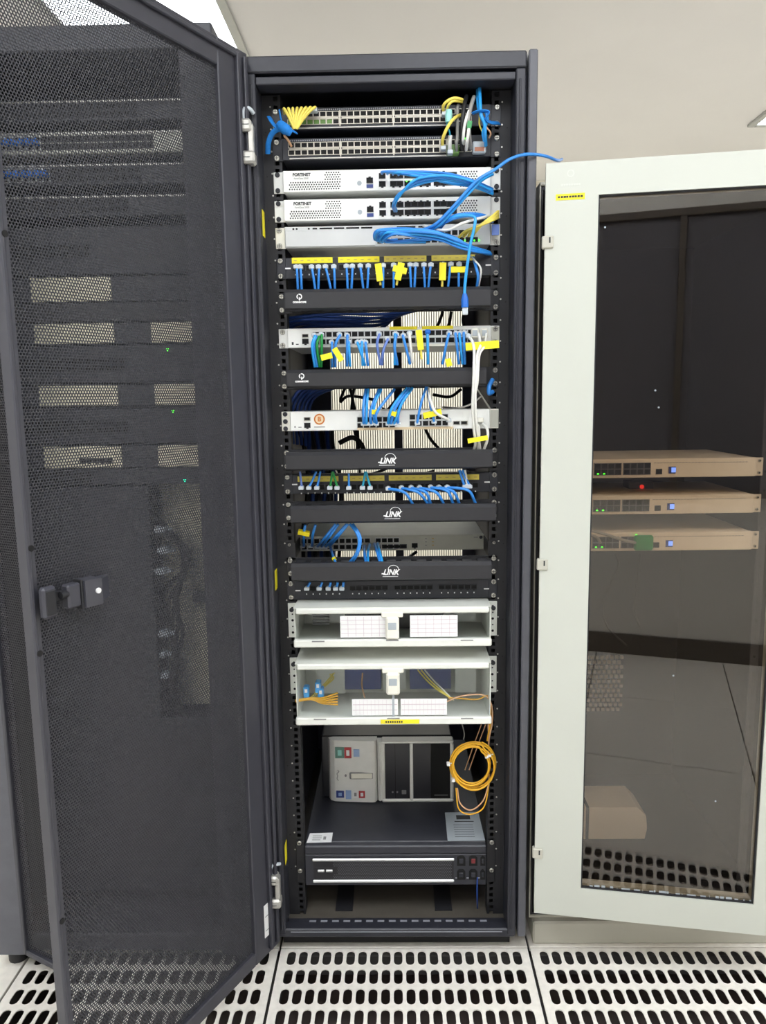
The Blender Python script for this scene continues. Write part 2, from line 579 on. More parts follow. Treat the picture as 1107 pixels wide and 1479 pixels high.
# ================================================================== THE OPEN BLACK RACK
RT_Z, RB_Z = 383.0, -1560.0
rack = thing('server_rack', 'tall open black server rack in the centre with its perforated door swung open', 'server rack', (0, 430, FL))
b = B(); b.box(-300, 283, -70, 930, 351, RT_Z, 0, 3)
part('top_panel', b, 'black_paint', rack)
b = B(); b.box(-262, 262, -66, -20, 330, 345.5, 0, 2); part('top_rail', b, 'black_paint', rack)
for s, nm in ((-1, 'left'), (1, 'right')):
    b = B()
    b.box(s * 262, s * 281, -70, -16, RB_Z + 6, 350, 0, 2)
    b.box(s * 262, s * 266, -16, 2, RB_Z + 6, 350, 0)
    b.box(s * 268, s * 272, -73, -70, RB_Z + 20, 330, 0, 1)
    part('corner_post', b, 'black_paint', rack)
    b = B(); b.box(s * 287, s * 305, -70, 930, RB_Z, 385, 0, 2.5); b.box(s * 281, s * 287, -40, 900, RB_Z + 10, 350, 1)
    part('side_panel', b, ['side_grey', 'inner_shade_lift'], rack)
    # mounting rail with square holes (built flat, then stood up)
    c = B()
    nU = 42
    ztop = 326.0
    for i in range(nU * 3):
        z = ztop - 15.875 * i
        ring_cell(c, s * 232.5, z, 8.4, 15.875 / 2, square(4.7), -2, 0, 0, 2)
    zlo = ztop - 15.875 * (nU * 3 - .5)
    v2 = B()
    v2.v = [(p[0], -p[2], p[1]) for p in c.v]; v2.f = [f[::-1] for f in c.f]; v2.m = c.m; v2.sm = c.sm
    v2.box(s * 240.9, s * 262, 0, 2, zlo, ztop + 8)
    v2.box(s * 222, s * 224.1, 0, 34, zlo, ztop + 8)
    for i in range(-7, 33):
        v2.cyl((s * 242.5 + s * 1.0, -.4, -44.45 * i), 'y', 1.9, .5, 8, 1)
        if i % 2 == 0: v2.cyl((s * 254.5, -.4, -44.45 * i - 6), 'y', 1.5, .5, 8, 2)
    v2.box(s * 226, s * 240, 30, 34, zlo, ztop + 8, 2)
    part('mounting_rail', v2, ['black_matte', 'zinc', 'hole_black'], rack)
b = B(); b.box(-281, 281, -68, -40, -1562, -1540, 0, 3); b.box(-262, 262, -40, -16, -1558, -1548, 0, 2)
for i in range(16): b.box(-210 + i * 27.5, -194 + i * 27.5, -34, -26, -1548.2, -1547.4, 1)
b.box(-250, 250, -68.6, -68, -1548, -1546, 1)
part('bottom_beam', b, ['black_paint', 'edge_grey'], rack)
b = B(); b.box(-281, 281, -16, 900, -1558, -1550); b.box(-150, -108, 10, 860, -1550, -1546, 1); b.box(96, 138, 10, 860, -1550, -1546, 1)
part('base_plate', b, ['base_brown', 'black_matte'], rack)
b = B(); b.box(-275, 275, -22, 880, FL, -1558); part('plinth', b, 'black_matte', rack)
# rear frame and slatted double rear door
b = B()
b.box(-300, -205, 900, 925, RB_Z, 350); b.box(240, 300, 900, 925, RB_Z, 350); b.box(8, 36, 896, 925, RB_Z, 350)
b.box(-205, 240, 900, 925, 0, 350); b.box(-205, 240, 900, 925, RB_Z, -1060)
part('rear_frame', b, 'inner_shade_lift', rack)
for x0, x1 in ((-205, 8), (36, 240)):
    b = B()
    for k in range(int((x1 - x0) / 8)):
        b.box(x0 + 8 * k + 2.6, x0 + 8 * k + 5.4, 905, 908, -1060, 0)
    part('rear_grille', b, 'grille_grey', rack, kind='stuff')
# yellow tags on the inner side of the left post
for (y0, y1, xx) in ((304, 342, 384), (823, 851, 405), (1218, 1246, 416)):
    z0, z1 = at(xx, y0, -30)[2], at(xx, y1, -30)[2]
    b = B(); b.box(-262.0, -261.2, -40, -14, z1, z0); part('yellow_tag', b, 'yellow_tape', rack, 'yellow adhesive tag')
# zinc lift-off hinges
def hinge(px0, px1, y0, y1):
    Y = -84
    xa, za = at(px0, y0, Y)[0], at(px0, y0, Y)[2]
    xb, zb = at(px1, y1, Y)[0], at(px1, y1, Y)[2]
    h = za - zb
    b = B()
    b.box(xa, xb - 5, -104, -74, za - h * .44, za - h * .22, 0, 4)
    b.box(xa + 4, xb, -104, -74, zb, zb + h * .22, 0, 4)
    b.box(xb - 13, xb - 2, -98, -76, zb + h * .2, za - h * .3, 0, 2)
    xm = (xa + xb) / 2 - 3
    b.tube(spline([(xa + 8, -90, za - h * .25), (xa + 8, -90, za - h * .08), (xa + 14, -88, za), (xa + 22, -84, za - 2), (xa + 26, -76, za - h * .06)], 5), 4.2, 9, 1)
    for zz in (za - h * .33, zb + h * .1): b.box(xa + 6, xb - 9, -104.5, -104, zz - .6, zz + .6, 2)
    part('hinge', b, ['zinc', 'plug_clear', 'ink_dark'], rack, 'light zinc hinge with a pin')


hinge(346, 370.5, 157, 239)
hinge(387, 407.5, 1247, 1306)


# ------------------------------------------------------------------ perforated doors
def perf_sheet(x0, x1, z0, z1, p, r, y0, y1, wall=True):
    """hexagonally staggered sheet in the x-z plane; returns verts, quads"""
    rows = int((z1 - z0) / (p * math.sqrt(3) / 2))
    cols = int((x1 - x0) / p)
    rr, cc = np.meshgrid(np.arange(rows), np.arange(cols), indexing='ij')
    cx = x0 + p * (.5 + cc + .5 * (rr % 2)); cz = z0 + p * math.sqrt(3) / 2 * (rr + .5)
    cx, cz = cx.ravel(), cz.ravel()
    a = np.arange(6) * math.pi / 3 + math.pi / 6
    R = p / math.sqrt(3)
    ox, oz = np.cos(a), np.sin(a)
    O = np.stack([cx[:, None] + R * ox, np.full((len(cx), 6), y0), cz[:, None] + R * oz], -1)
    I = np.stack([cx[:, None] + r * ox, np.full((len(cx), 6), y0), cz[:, None] + r * oz], -1)
    sets = [O, I]
    if wall:
        K = I.copy(); K[..., 1] = y1; sets.append(K)
    V = np.concatenate(sets, 1).reshape(-1, 3)
    nv = 6 * len(sets)
    q = []
    for k in range(6):
        k2 = (k + 1) % 6
        q.append((k, k2, 6 + k2, 6 + k))
        if wall: q.append((6 + k, 6 + k2, 12 + k2, 12 + k))
    Q = (np.array(q)[None] + (np.arange(len(cx)) * nv)[:, None, None]).reshape(-1, 4)
    return V, Q


def np_mesh(name, V, Q, m):
    me = bpy.data.meshes.new(name)
    me.vertices.add(len(V)); me.vertices.foreach_set('co', (V * .001).astype(np.float32).ravel())
    me.loops.add(Q.size); me.loops.foreach_set('vertex_index', Q.astype(np.int32).ravel())
    me.polygons.add(len(Q)); me.polygons.foreach_set('loop_start', np.arange(0, Q.size, 4, dtype=np.int32))
    me.materials.append(MATS[m])
    me.update(calc_edges=True)
    return me


def raw_child(name, me, parent, kind=None, label=None):
    o = bpy.data.objects.new(name, me); COL.objects.link(o); o.parent = parent
    return tagit(o, label, None, None, kind)


# open door: local frame u = away from the hinge (local -x), local -y = the face the viewer sees
DOOR_A = math.radians(62)
door = B()
DT, DB, DW = 385.0, -1567.0, 580.0
def lz(z): return z            # builder z in world mm relative to FL base of the door's own frame
# door root: the part's frame is turned by its own rotation about the hinge
dz = 0
door.box(-90, 0, 0, 22, DB, DT, 0, 2)                 # hinge stile
door.box(-DW, -DW + 8, 0, 24, DB, DT, 0, 2)           # free edge
door.box(-DW + 6, -90, 0, 22, 334, DT, 0, 2)
door.box(-DW + 6, -90, 0, 22, DB, -1535, 0, 2)
door.box(-42, -34, -9, 0, DB + 10, DT - 12, 0, 1.5)   # folded ribs of the hinge stile
door.box(-18, -8, -7, 0, DB + 10, DT - 12, 0, 1.5)
door.box(-DW + 4, -40, -8, 0, DT - 20, DT - 12, 0, 1.5)
for z in (-57, -516, -682, -1138): door.cyl((-DW + 7.5, -1.2, z), 'y', 5, 1.5, 12, 1)
me = mesh_of('door', door, ['black_door', 'hole_black'])
dobj = bpy.data.objects.new('door', me); COL.objects.link(dobj); dobj.parent = rack
dobj.location = (-.275, -.075 - .430, 1.610)
dobj.rotation_euler = (0, 0, DOOR_A)
V, Q = perf_sheet(-DW + 16, -86, -1537, 336, 5.4, 2.15, 9, 10.2)
raw_child('mesh_panel', np_mesh('mesh_panel', V, Q, 'black_mesh'), dobj, 'stuff')
b = B(); b.box(-DW + 7, -DW + 19, 8, 11, DB, DT - 4)
raw_child('edge_strip', mesh_of('edge_strip', b, 'black_door'), dobj)


def dpart(name, b, mats, label=None):
    return raw_child(name, mesh_of(name, b, mats), dobj, None, label)


b = B()
b.box(-570, -545, -16, -2, -628, -578, 0, 4); b.box(-566, -549, -18, -16, -622, -584, 2, 1)
b.box(-545, -520, -8, -2, -606, -590, 2, 1); b.cyl((-538, -14, -596), 'x', 6, 16, 10, 2)
b.box(-528, -503, -20, -2, -621, -582, 0, 3); b.box(-504, -500, -22, -2, -626, -578, 2, 1)
b.prism([(-500, -2), (-500, -26), (-470, -30), (-470, -2)], 'z', -624, -580, 1)
b.prism([(-469, -2), (-469, -28), (-440, -10), (-436, -2)], 'z', -620, -584, 0)
b.cyl((-478, -31.5, -600), 'y', 4.6, 3, 14, 3)
dpart('door_latch', b, ['black_door', 'black_door', 'black_matte', 'label_white'], 'black swing latch with a white dot')
b = B(); b.box(-56, -31, -1, 0, -1520, -1440); b.box(-53, -40, -1.2, -1, -1505, -1503, 1); b.box(-53, -36, -1.2, -1, -1470, -1468, 1)
dpart('door_label', b, ['label_white', 'ink_grey'], 'small white label')


# ------------------------------------------------------------------ rack gear helpers
def gear(name, label, cat, zc, h, body, face, ear, w=440, depth=300, yf=-10, ears=True, screws=None, ear_h=None, screw=SCREW, group=None, ear_w=241, body_d0=3):
    t = thing(name, label, cat, (0, 0, zc - h / 2), group)
    bb = B(); bb.box(-w / 2 + 1, w / 2 - 1, body_d0, depth, zc - h / 2 + .6, zc + h / 2 - .6, 0, 1)
    part('body', bb, body, t)
    fb = B(); fb.box(-w / 2, w / 2, yf, body_d0, zc - h / 2, zc + h / 2, 0, 1.4)
    part('front_panel', fb, face, t)
    if ears:
        eh = (ear_h or h) / 2
        for s in (-1, 1):
            e = B(); e.box(s * (w / 2 - 2), s * ear_w, -2.6, -.2, zc - eh, zc + eh, 0, .8)
            e.box(s * (w / 2 - 1), s * (w / 2 + 2), -4, -.5, zc - eh, zc + eh, 0)
            part('ear', e, ear, t)
        for s in (-1, 1):
            for dzz in (screws if screws is not None else (15.9, -15.9)):
                inst('screw', screw, t, (s * 232.5, -2.6, zc + dzz))
    return t


def ports(t, me, xs, z, y, name='port', skip=()):
    for i, x in enumerate(xs):
        if i not in skip: inst(name, me, t, (x, y, z))


def rule(t, name, m, x0, x1, z0, z1, y, th=.5, label=None, m2=None, marks=0):
    b = B(); b.box(x0, x1, y - th, y, z0, z1)
    if marks:
        step = (x1 - x0) / marks
        for i in range(marks):
            xm = x0 + step * (i + .5)
            b.box(xm - step * .22, xm + step * .22, y - th - .15, y - th, (z0 + z1) / 2 - 1.0, (z0 + z1) / 2 + .8, 1)
    return part(name, b, [m, m2 or 'ink_gold'], t, label)


def dots(t, name, x0, x1, z0, z1, y, p=5.2, r=1.7, m='ink_dark'):
    b = B(); j = 0; z = z0
    while z <= z1:
        x = x0 + (p / 2 if j % 2 else 0)
        while x <= x1:
            n = 6
            vs = [(x + r * math.cos(k * math.pi / 3), y - .25, z + r * math.sin(k * math.pi / 3)) for k in range(n)]
            b.add(vs, [tuple(range(n))]); x += p
        z += p * .86; j += 1
    return part(name, b, m, t, kind='stuff')


def led(t, x, y, z, m='led_green', r=1.6):
    b = B(); b.cyl((x, y - 1, z), 'y', r, 1.2, 8); return part('indicator_light', b, m, t)


# ---- two 48-port black switches at the top
def big_switch(zc, label, partner):
    t = gear('network_switch', label, 'network switch', zc, 43.6, 'gear_black', 'gear_black', 'gear_black', depth=330, yf=-8, group='black fibre switches at the rack top')
    sh = B()
    for k in range(72): sh.box(-203 + k * 4.4, -200.6 + k * 4.4, -9.2, -8, zc + 15.6, zc + 18.4)
    part('vent_slots', sh, 'edge_grey', t, kind='stuff')
    for g in range(3):
        x0 = -205 + g * 112
        bz = B(); bz.box(x0 - 2, x0 + 108, -9.4, -8, zc - 16.5, zc + 14)
        part('port_bezel', bz, 'gear_black', t)
        for i in range(8):
            x = x0 + 5 + 13.6 * i
            for r, z in ((0, zc + 7.2), (1, zc - 7.6)):
                inst('port', SFP_P if (partner and g == 0 and i < 7 and r == 1) else SFP, t, (x, -9.4, z))
            mb = None
        bar = B(); bar.box(x0, x0 + 106, -11.6, -9.4, zc - 1.6, zc + 1.2, 0, .6); part('cage_bar', bar, 'port_metal', t)
        dv = B(); dv.box(x0 + 107, x0 + 110, -12, -8, zc - 17, zc + 14, 0, .5); part('port_divider', dv, 'port_metal', t)
    lb = B(); lb.box(-205, 130, -11, -8, zc - 20.5, zc - 17.5, 0, .8); part('lower_lip', lb, 'zinc', t)
    for i in range(3):
        inst('uplink_port', SFP, t, (138 + i * 17, -9, zc - 7)); inst('uplink_port', SFP, t, (138 + i * 17, -9, zc + 7))
    return t


swA = big_switch(284, 'upper black 48-port switch with yellow cables fanned into its ports', True)
swB = big_switch(223.7, 'second black 48-port switch, just under the one with yellow cables', False)
b = B(); b.box(180, 208, -24, -8, 205, 228, 0, 2); b.box(184, 204, -25, -24, 208, 216, 1)
part('transceiver', b, ['plug_clear', 'sfp_rust'], swB, 'grey and rust transceiver')
b = B(); b.box(126, 152, -26, -8, 203, 222, 0, 2); part('transceiver', b, 'sfp_green', swB, 'green transceiver')
led(swB, 166, -8, 238); led(swB, 160, -8, 238)

# ---- two white firewalls
def firewall(zc, label):
    t = gear('firewall_appliance', label, 'firewall', zc, 43.4, 'white_gear', 'white_gear', 'white_gear', depth=240, yf=-12, screw=SCREW_B, screws=(15.9, -15.9), group='white firewall appliances', body_d0=4)
    y = -12
    text_part('lettering', 'FORTINET', 8.2, (-180, y - .3, zc + 13), 'ink_dark', t, bold=.35)
    text_part('lettering', 'FortiGate 200E', 5.0, (-181, y - .3, zc + 5.5), 'ink_grey', t)
    dots(t, 'vent_holes', -130, -98, zc + 3, zc + 17, y); dots(t, 'vent_holes', -206, -98, zc - 16, zc - 2, y)
    dots(t, 'vent_holes', 156, 192, zc - 16, zc + 15, y, 5.6, 1.8)
    r = B(); r.cyl((-58, y - .2, zc - 6), 'y', 5, .2, 16); part('power_mark', r, 'label_grey', t)
    inst('port', PORT_U, t, (-36, y, zc - 1)); u = B(); u.box(-43, -29, y - 1.5, y, zc - 16, zc - 9); part('usb_port', u, 'sticker_navy', t)
    xs = [-9.5] + [14, 28] + [44, 58, 72, 86] + [106, 120]
    for x in xs:
        inst('port', PORT_U, t, (x, y, zc + 7.5)); inst('port', PORT_D, t, (x, y, zc - 8.5))
    for z in (zc + 7, zc - 8): 
        u = B(); u.box(126, 148, y - 1, y, z - 6, z + 6); u.box(128, 136, y - 1.4, y - 1, z - 4, z + 4, 1); u.box(138, 146, y - 1.4, y - 1, z - 4, z + 4, 1)
        part('sfp_cage', u, ['gear_black', 'hole_black'], t)
    return t


fwA = firewall(158.3, 'white firewall appliance, first below the two black switches')
fwB = firewall(99.9, 'white firewall appliance, second below the two black switches')
for k in range(3): led(fwA, 42 + k * 9, -13, 158.3 - 4, 'led_green', 1.8)

# ---- silver switch
zs = 45.0
sil = gear('network_switch', 'silver switch under the white firewalls with a thick blue cable bundle', 'network switch', zs, 43.6, 'silver_gear', 'silver_gear', 'latch_white', depth=300, yf=-10, screws=(16, -16), body_d0=4)
b = B(); b.box(-219, 219, -9.5, -8, zs + 14.5, zs + 21.4); part('vent_strip', b, 'white_gear', sil)
b = B(); b.box(-219, -26, -12.4, -10, zs - 20, zs + 13.4, 0, 1); part('bezel_plate', b, 'silver_gear', sil)
for i, (x0, x1) in enumerate(((-203, -199), (-196, -192), (-170, -166), (-160, -150), (-145, -118), (-114, -92), (-88, -60), (-56, -32), (20, 60), (66, 100))):
    v = B(); v.box(x0, x1, -10.4, -9.4, zs + 15.6, zs + 19); part('vent_slot', v, 'hole_black', sil)
ports(sil, PORT_W, [-16 + 14.5 * i for i in range(13)], zs + 4, -10)
ports(sil, PORT_W, [-16 + 14.5 * i for i in range(15)], zs - 11, -10)
for x in (150, 165, 185, 195): led(sil, x, -12, zs - 13, 'led_green', 1.7)
for k in range(3):
    q = B(); q.box(-6 + k * 9, 1 + k * 9, -11.5, -10, zs - 17, zs - 8); part('green_port', q, 'sfp_green', sil)


# ---- patch panels
def patch_panel(zc, label, labels_z, port_z, groups, hearts=False, strip=('pale_yellow',) * 4, ears_txt=True):
    t = gear('patch_bay', label, 'patch panel', zc, 44, 'gear_black', 'gear_black', 'gear_black', depth=30, yf=-5, w=444, screws=(15.9, -15.9), body_d0=0)
    for gi, (x0, x1) in enumerate(groups):
        if labels_z is not None:
            rule(t, 'label_strip', strip[gi], x0, x1, labels_z - 6, labels_z + 6, -5.2, 1.0, None, 'ink_gold', 6)
        st = (x1 - x0) / 6
        for i in range(6):
            inst('port', PORT_D if hearts else PORT, t, (x0 + st * (i + .5), -5, port_z))
        b = B()
        for i in range(6): b.box(x0 + st * (i + .5) - 1.3, x0 + st * (i + .5) + 1.3, -5.4, -5, port_z - 15, port_z - 12)
        part('port_number', b, 'print_white', t, kind='stuff')
    for s in (-1, 1):
        rule(t, 'ear_print', 'print_white', s * 216 - 6, s * 216 + 6, zc - 1.5, zc + 1.5, -5.1, .3)
    return t


G1 = ((-207, -119), (-107, -18), (-8, 83), (94, 187))
pp1 = patch_panel(-18, 'black patch panel with four bright yellow label strips under the silver switch', -2, -18, G1, strip=('yellow_tape', 'yellow_tape', 'pale_yellow', 'pale_yellow'))
G2 = ((-209, -117), (-106, -14), (-4, 92), (102, 198))
pp2 = patch_panel(-487, 'black patch panel with dull yellow label strips between two white-logo cable managers', -475, -494, G2)
G3 = ((-204, -113), (-98, -9), (5, 94), (106, 195))
pp3 = patch_panel(-732, 'black unlabelled patch panel just above the upper fibre tray', None, -727, G3, hearts=True)


# ---- horizontal cable managers
FING = B(); FING.box(-11, 11, -52, -3, -1.2, 1.2, 0, .5)
FING = mesh_of('finger', FING, 'manager_black')


def manager(zc, h, label, logo, x0, x1, logo_x, screws=(14.3, -14.3)):
    t = thing('cable_manager', label, 'cable manager', (0, 0, zc - h / 2))
    b = B(); b.box(-241, 241, -2.6, -.2, zc - 22, zc + 22, 0, .6); part('back_plate', b, 'black_matte', t)
    b = B()
    b.prism([(-58, zc - h / 2), (-64, zc - h / 2 + 4), (-64, zc + h / 2 - 7), (-57, zc + h / 2), (-44, zc + h / 2), (-44, zc + h / 2 - 2), (-56, zc + h / 2 - 2.5), (-61, zc + h / 2 - 8), (-61, zc - h / 2 + 4), (-56, zc - h / 2 + 2), (-44, zc - h / 2 + 2), (-44, zc - h / 2)], 'x', x0, x1)
    part('cover', b, 'manager_black', t)
    for i in range(13):
        x = x0 + 16 + i * (x1 - x0 - 32) / 12
        for z in (zc + h / 2 - 5, zc - h / 2 + 4): inst('finger', FING, t, (x, 0, z))
    for s in (-1, 1):
        for d in screws: inst('screw', SCREW, t, (s * 232.5, -2.6, zc + d))
    if logo == 'ring':
        lx = logo_x
        b = B(); n = 20
        for i in range(n):
            a0, a1 = 2 * math.pi * i / n, 2 * math.pi * (i + 1) / n
            if i % 7 == 6: continue
            b.add([(lx + 6 * math.cos(a0), -64.3, zc + 6 + 6 * math.sin(a0)), (lx + 6 * math.cos(a1), -64.3, zc + 6 + 6 * math.sin(a1)), (lx + 3.8 * math.cos(a1), -64.3, zc + 6 + 3.8 * math.sin(a1)), (lx + 3.8 * math.cos(a0), -64.3, zc + 6 + 3.8 * math.sin(a0))], [(0, 1, 2, 3)])
        b.box(lx - .9, lx + .9, -64.4, -64.2, zc - 2, zc + 5)
        part('emblem', b, 'print_white', t)
        text_part('lettering', 'COMMSCOPE', 4.6, (lx, -64.3, zc - 5.5), 'print_white', t, bold=.35)
    else:
        lx = logo_x
        text_part('lettering', 'LINK', 17, (lx, -64.3, zc - 1), 'print_white', t, shear=.35, bold=.5, squash=.92)
        b = B(); n = 26
        for i in range(n):
            a0, a1 = -.9 + 4.4 * i / n, -.9 + 4.4 * (i + 1) / n
            f = lambda a, r: (lx + 6 + r * math.cos(a), -64.35, zc + 6 + r * .8 * math.sin(a))
            b.add([f(a0, 12), f(a1, 12), f(a1, 10.8), f(a0, 10.8)], [(0, 1, 2, 3)])
        b.box(lx - 18, lx + 16, -64.4, -64.2, zc - 10.6, zc - 9.6); b.box(lx - 20, lx - 12, -64.4, -64.2, zc - 5, zc - 2.4)
        part('emblem', b, 'print_white', t)
    return t


manager(-91, 43, 'black cable manager with a white ring emblem, right below the upper patch panel', 'ring', -216, 214, -186)
manager(-255, 38, 'black cable manager with a white ring emblem, above the white router', 'ring', -218, 206, -186)
manager(-431, 40, 'black cable manager with a white logo, just below the white router', 'link', -226, 221, -6, (15, -15))
manager(-548, 39, 'black cable manager with a white logo, above the grey switch', 'link', -219, 229, 4, (15, -15))
manager(-677, 40, 'black cable manager with a white logo, below the grey switch', 'link', -222, 220, -2, (15, -15))

# ---- white 24-port switch
z6 = -166
s6 = gear('network_switch', 'white switch under a long yellow tape with many drooping blue cables', 'network switch', z6, 41.5, 'silver_gear', 'white_gear', 'white_gear', depth=230, yf=-10, w=442, screws=(14, -14), body_d0=4)
for s in (1,):
    b = B(); b.box(224, 241, -3.4, -2.6, z6 - 18, z6 + 18, 0, .5); part('ear_plate', b, 'grey_gear', s6)
x6 = [-158 + 14.0 * i for i in range(25)]
ports(s6, PORT_W, x6, z6 + 7, -10); ports(s6, PORT_W, x6, z6 - 8.5, -10)
inst('port', PORT_D, s6, (-182, -10, z6 - 7)); inst('port', USB, s6, (-182, -10, z6 + 5))
rule(s6, 'yellow_tape', 'yellow_tape', 2, 62, z6 + 15, z6 + 21.5, -10.4, .6, 'yellow tape strip')
rule(s6, 'yellow_tape', 'yellow_tape', 72, 140, z6 + 15, z6 + 21.5, -10.4, .6, 'yellow tape strip')
b = B(); b.box(-212, -208, -10.6, -10, z6 - 14, z6 - 8); b.box(-203, -197, -10.6, -10, z6 - 14, z6 - 12); part('front_print', b, 'ink_dark', s6)
for x in (186, 206):
    b = B(); b.box(x - 8, x + 8, -26, -10, z6 - 8, z6 + 14, 0, 3); b.box(x - 5, x + 5, -27, -26, z6 - 2, z6 + 10, 1, 1); part('keystone_plug', b, ['latch_white', 'label_grey'], s6)
rule(s6, 'lower_lip', 'latch_white', -80, 130, z6 - 21.5, z6 - 17, -10.2, 2.2)

# ---- white router
zr = -346
rt = gear('router', 'white router with a round orange sticker between two cable managers', 'router', zr, 43, 'silver_gear', 'white_gear', 'latch_white', depth=220, yf=-10, w=442, screws=(), body_d0=4)
b = B(); b.box(222, 240, -3.6, -2.6, zr - 19, zr + 19, 0, .5); part('ear_plate', b, 'grey_gear', rt)
for x in (-232.5,):
    for d in (16, 0, -16): inst('screw', SCREW_B, rt, (x, -2.6, zr + d))
inst('port', PORT_D, rt, (-183, -10, zr - 9)); inst('port', USB, rt, (-183, -10, zr + 5))
b = B(); b.cyl((-156, -10.5, zr + 4), 'y', 12, .5, 24, 0); b.cyl((-156, -10.8, zr + 4), 'y', 9, .3, 24, 1); part('round_sticker', b, ['sticker_orange', 'sticker_cream'], rt, 'round orange and cream sticker')
text_part('lettering', 'B', 14, (-156, -11, zr + 4), 'sticker_orange', rt, bold=.4)
b = B(); b.box(-168, -144, -10.4, -10, zr - 14, zr - 12); b.box(-212, -209, -10.4, -10, zr - 14, zr - 10); b.box(-203, -196, -10.4, -10, zr - 14, zr - 12); part('front_print', b, 'ink_grey', rt)
xr1 = [-66 + 14.2 * i for i in range(6)]
ports(rt, PORT_W, xr1, zr + 2, -10); ports(rt, PORT_W, xr1, zr - 11, -10)
xr2 = [50 + 14.4 * i for i in range(6)]
ports(rt, PORT_W, xr2, zr + 6, -10); ports(rt, PORT_W, xr2, zr - 8, -10)
inst('port', USB, rt, (147, -10, zr - 8)); inst('port', USB, rt, (164, -10, zr - 8))
rule(rt, 'lower_lip', 'sticker_cream', -72, 140, zr - 21.4, zr - 16, -10.2, 2)
b = B(); b.box(192, 206, -24, -10, zr - 8, zr + 3, 0, 2); part('white_plug', b, 'latch_white', rt)

# ---- grey switch set back in the rack
zg, yg = -641, 90
gs = thing('network_switch', 'grey switch set back in the rack between two white-logo cable managers', 'network switch', (0, 0, zg - 20))
b = B(); b.box(-221, 221, yg, yg + 260, zg - 18.5, zg + 18.5, 0, 1.5); part('body', b, 'grey_gear', gs)
b = B(); b.box(-221.5, 221.5, yg - 3, yg, zg - 18, zg + 18, 0, 1.2); part('front_panel', b, 'grey_gear', gs)
for s in (-1, 1):
    b = B(); b.box(s * 219.4, s * 221.6, -2, yg - 3.2, zg - 16, zg + 16); b.box(s * 219.4, s * 241, -2.6, -.2, zg - 20, zg + 20); part('bracket', b, 'black_matte', gs)
    for d in (15.9, -15.9): inst('screw', SCREW_S, gs, (s * 232.5, -2.6, zg + d))
xg = [-210 + 15.2 * i for i in range(11)]
ports(gs, PORT_W, xg, zg + 7, yg - 3); ports(gs, PORT_W, xg, zg - 8, yg - 3)
ports(gs, PORT_W, [-32 + 14.4 * i for i in range(4)], zg + 7, yg - 3); ports(gs, PORT_W, [-32 + 14.4 * i for i in range(4)], zg - 8, yg - 3)
b = B(); b.box(-22, 36, yg - 4.6, yg - 3, zg - 13, zg - 3)
for k in range(4): b.box(-20 + k * 14, -8 + k * 14, yg - 5, yg - 4.6, zg - 11, zg - 5, 1)
part('sfp_cage', b, ['gear_black', 'hole_black'], gs)
inst('port', PORT_D, gs, (55, yg - 3, zg - 6))
b = B()
for k in range(3): b.box(80, 84, yg - 3.4, yg - 3, zg + 9 - 8 * k, zg + 11 - 8 * k, 0); b.box(96, 101, yg - 3.4, yg - 3, zg + 9 - 8 * k, zg + 11 - 8 * k, 1)
b.box(196, 206, yg - 3.4, yg - 3, zg + 11, zg + 13); part('front_print', b, ['ink_grey', 'ink_gold'], gs)
b = B(); b.cyl((213, yg - 4, zg + 12), 'y', 4, 1, 12); part('emblem', b, 'gear_black', gs)


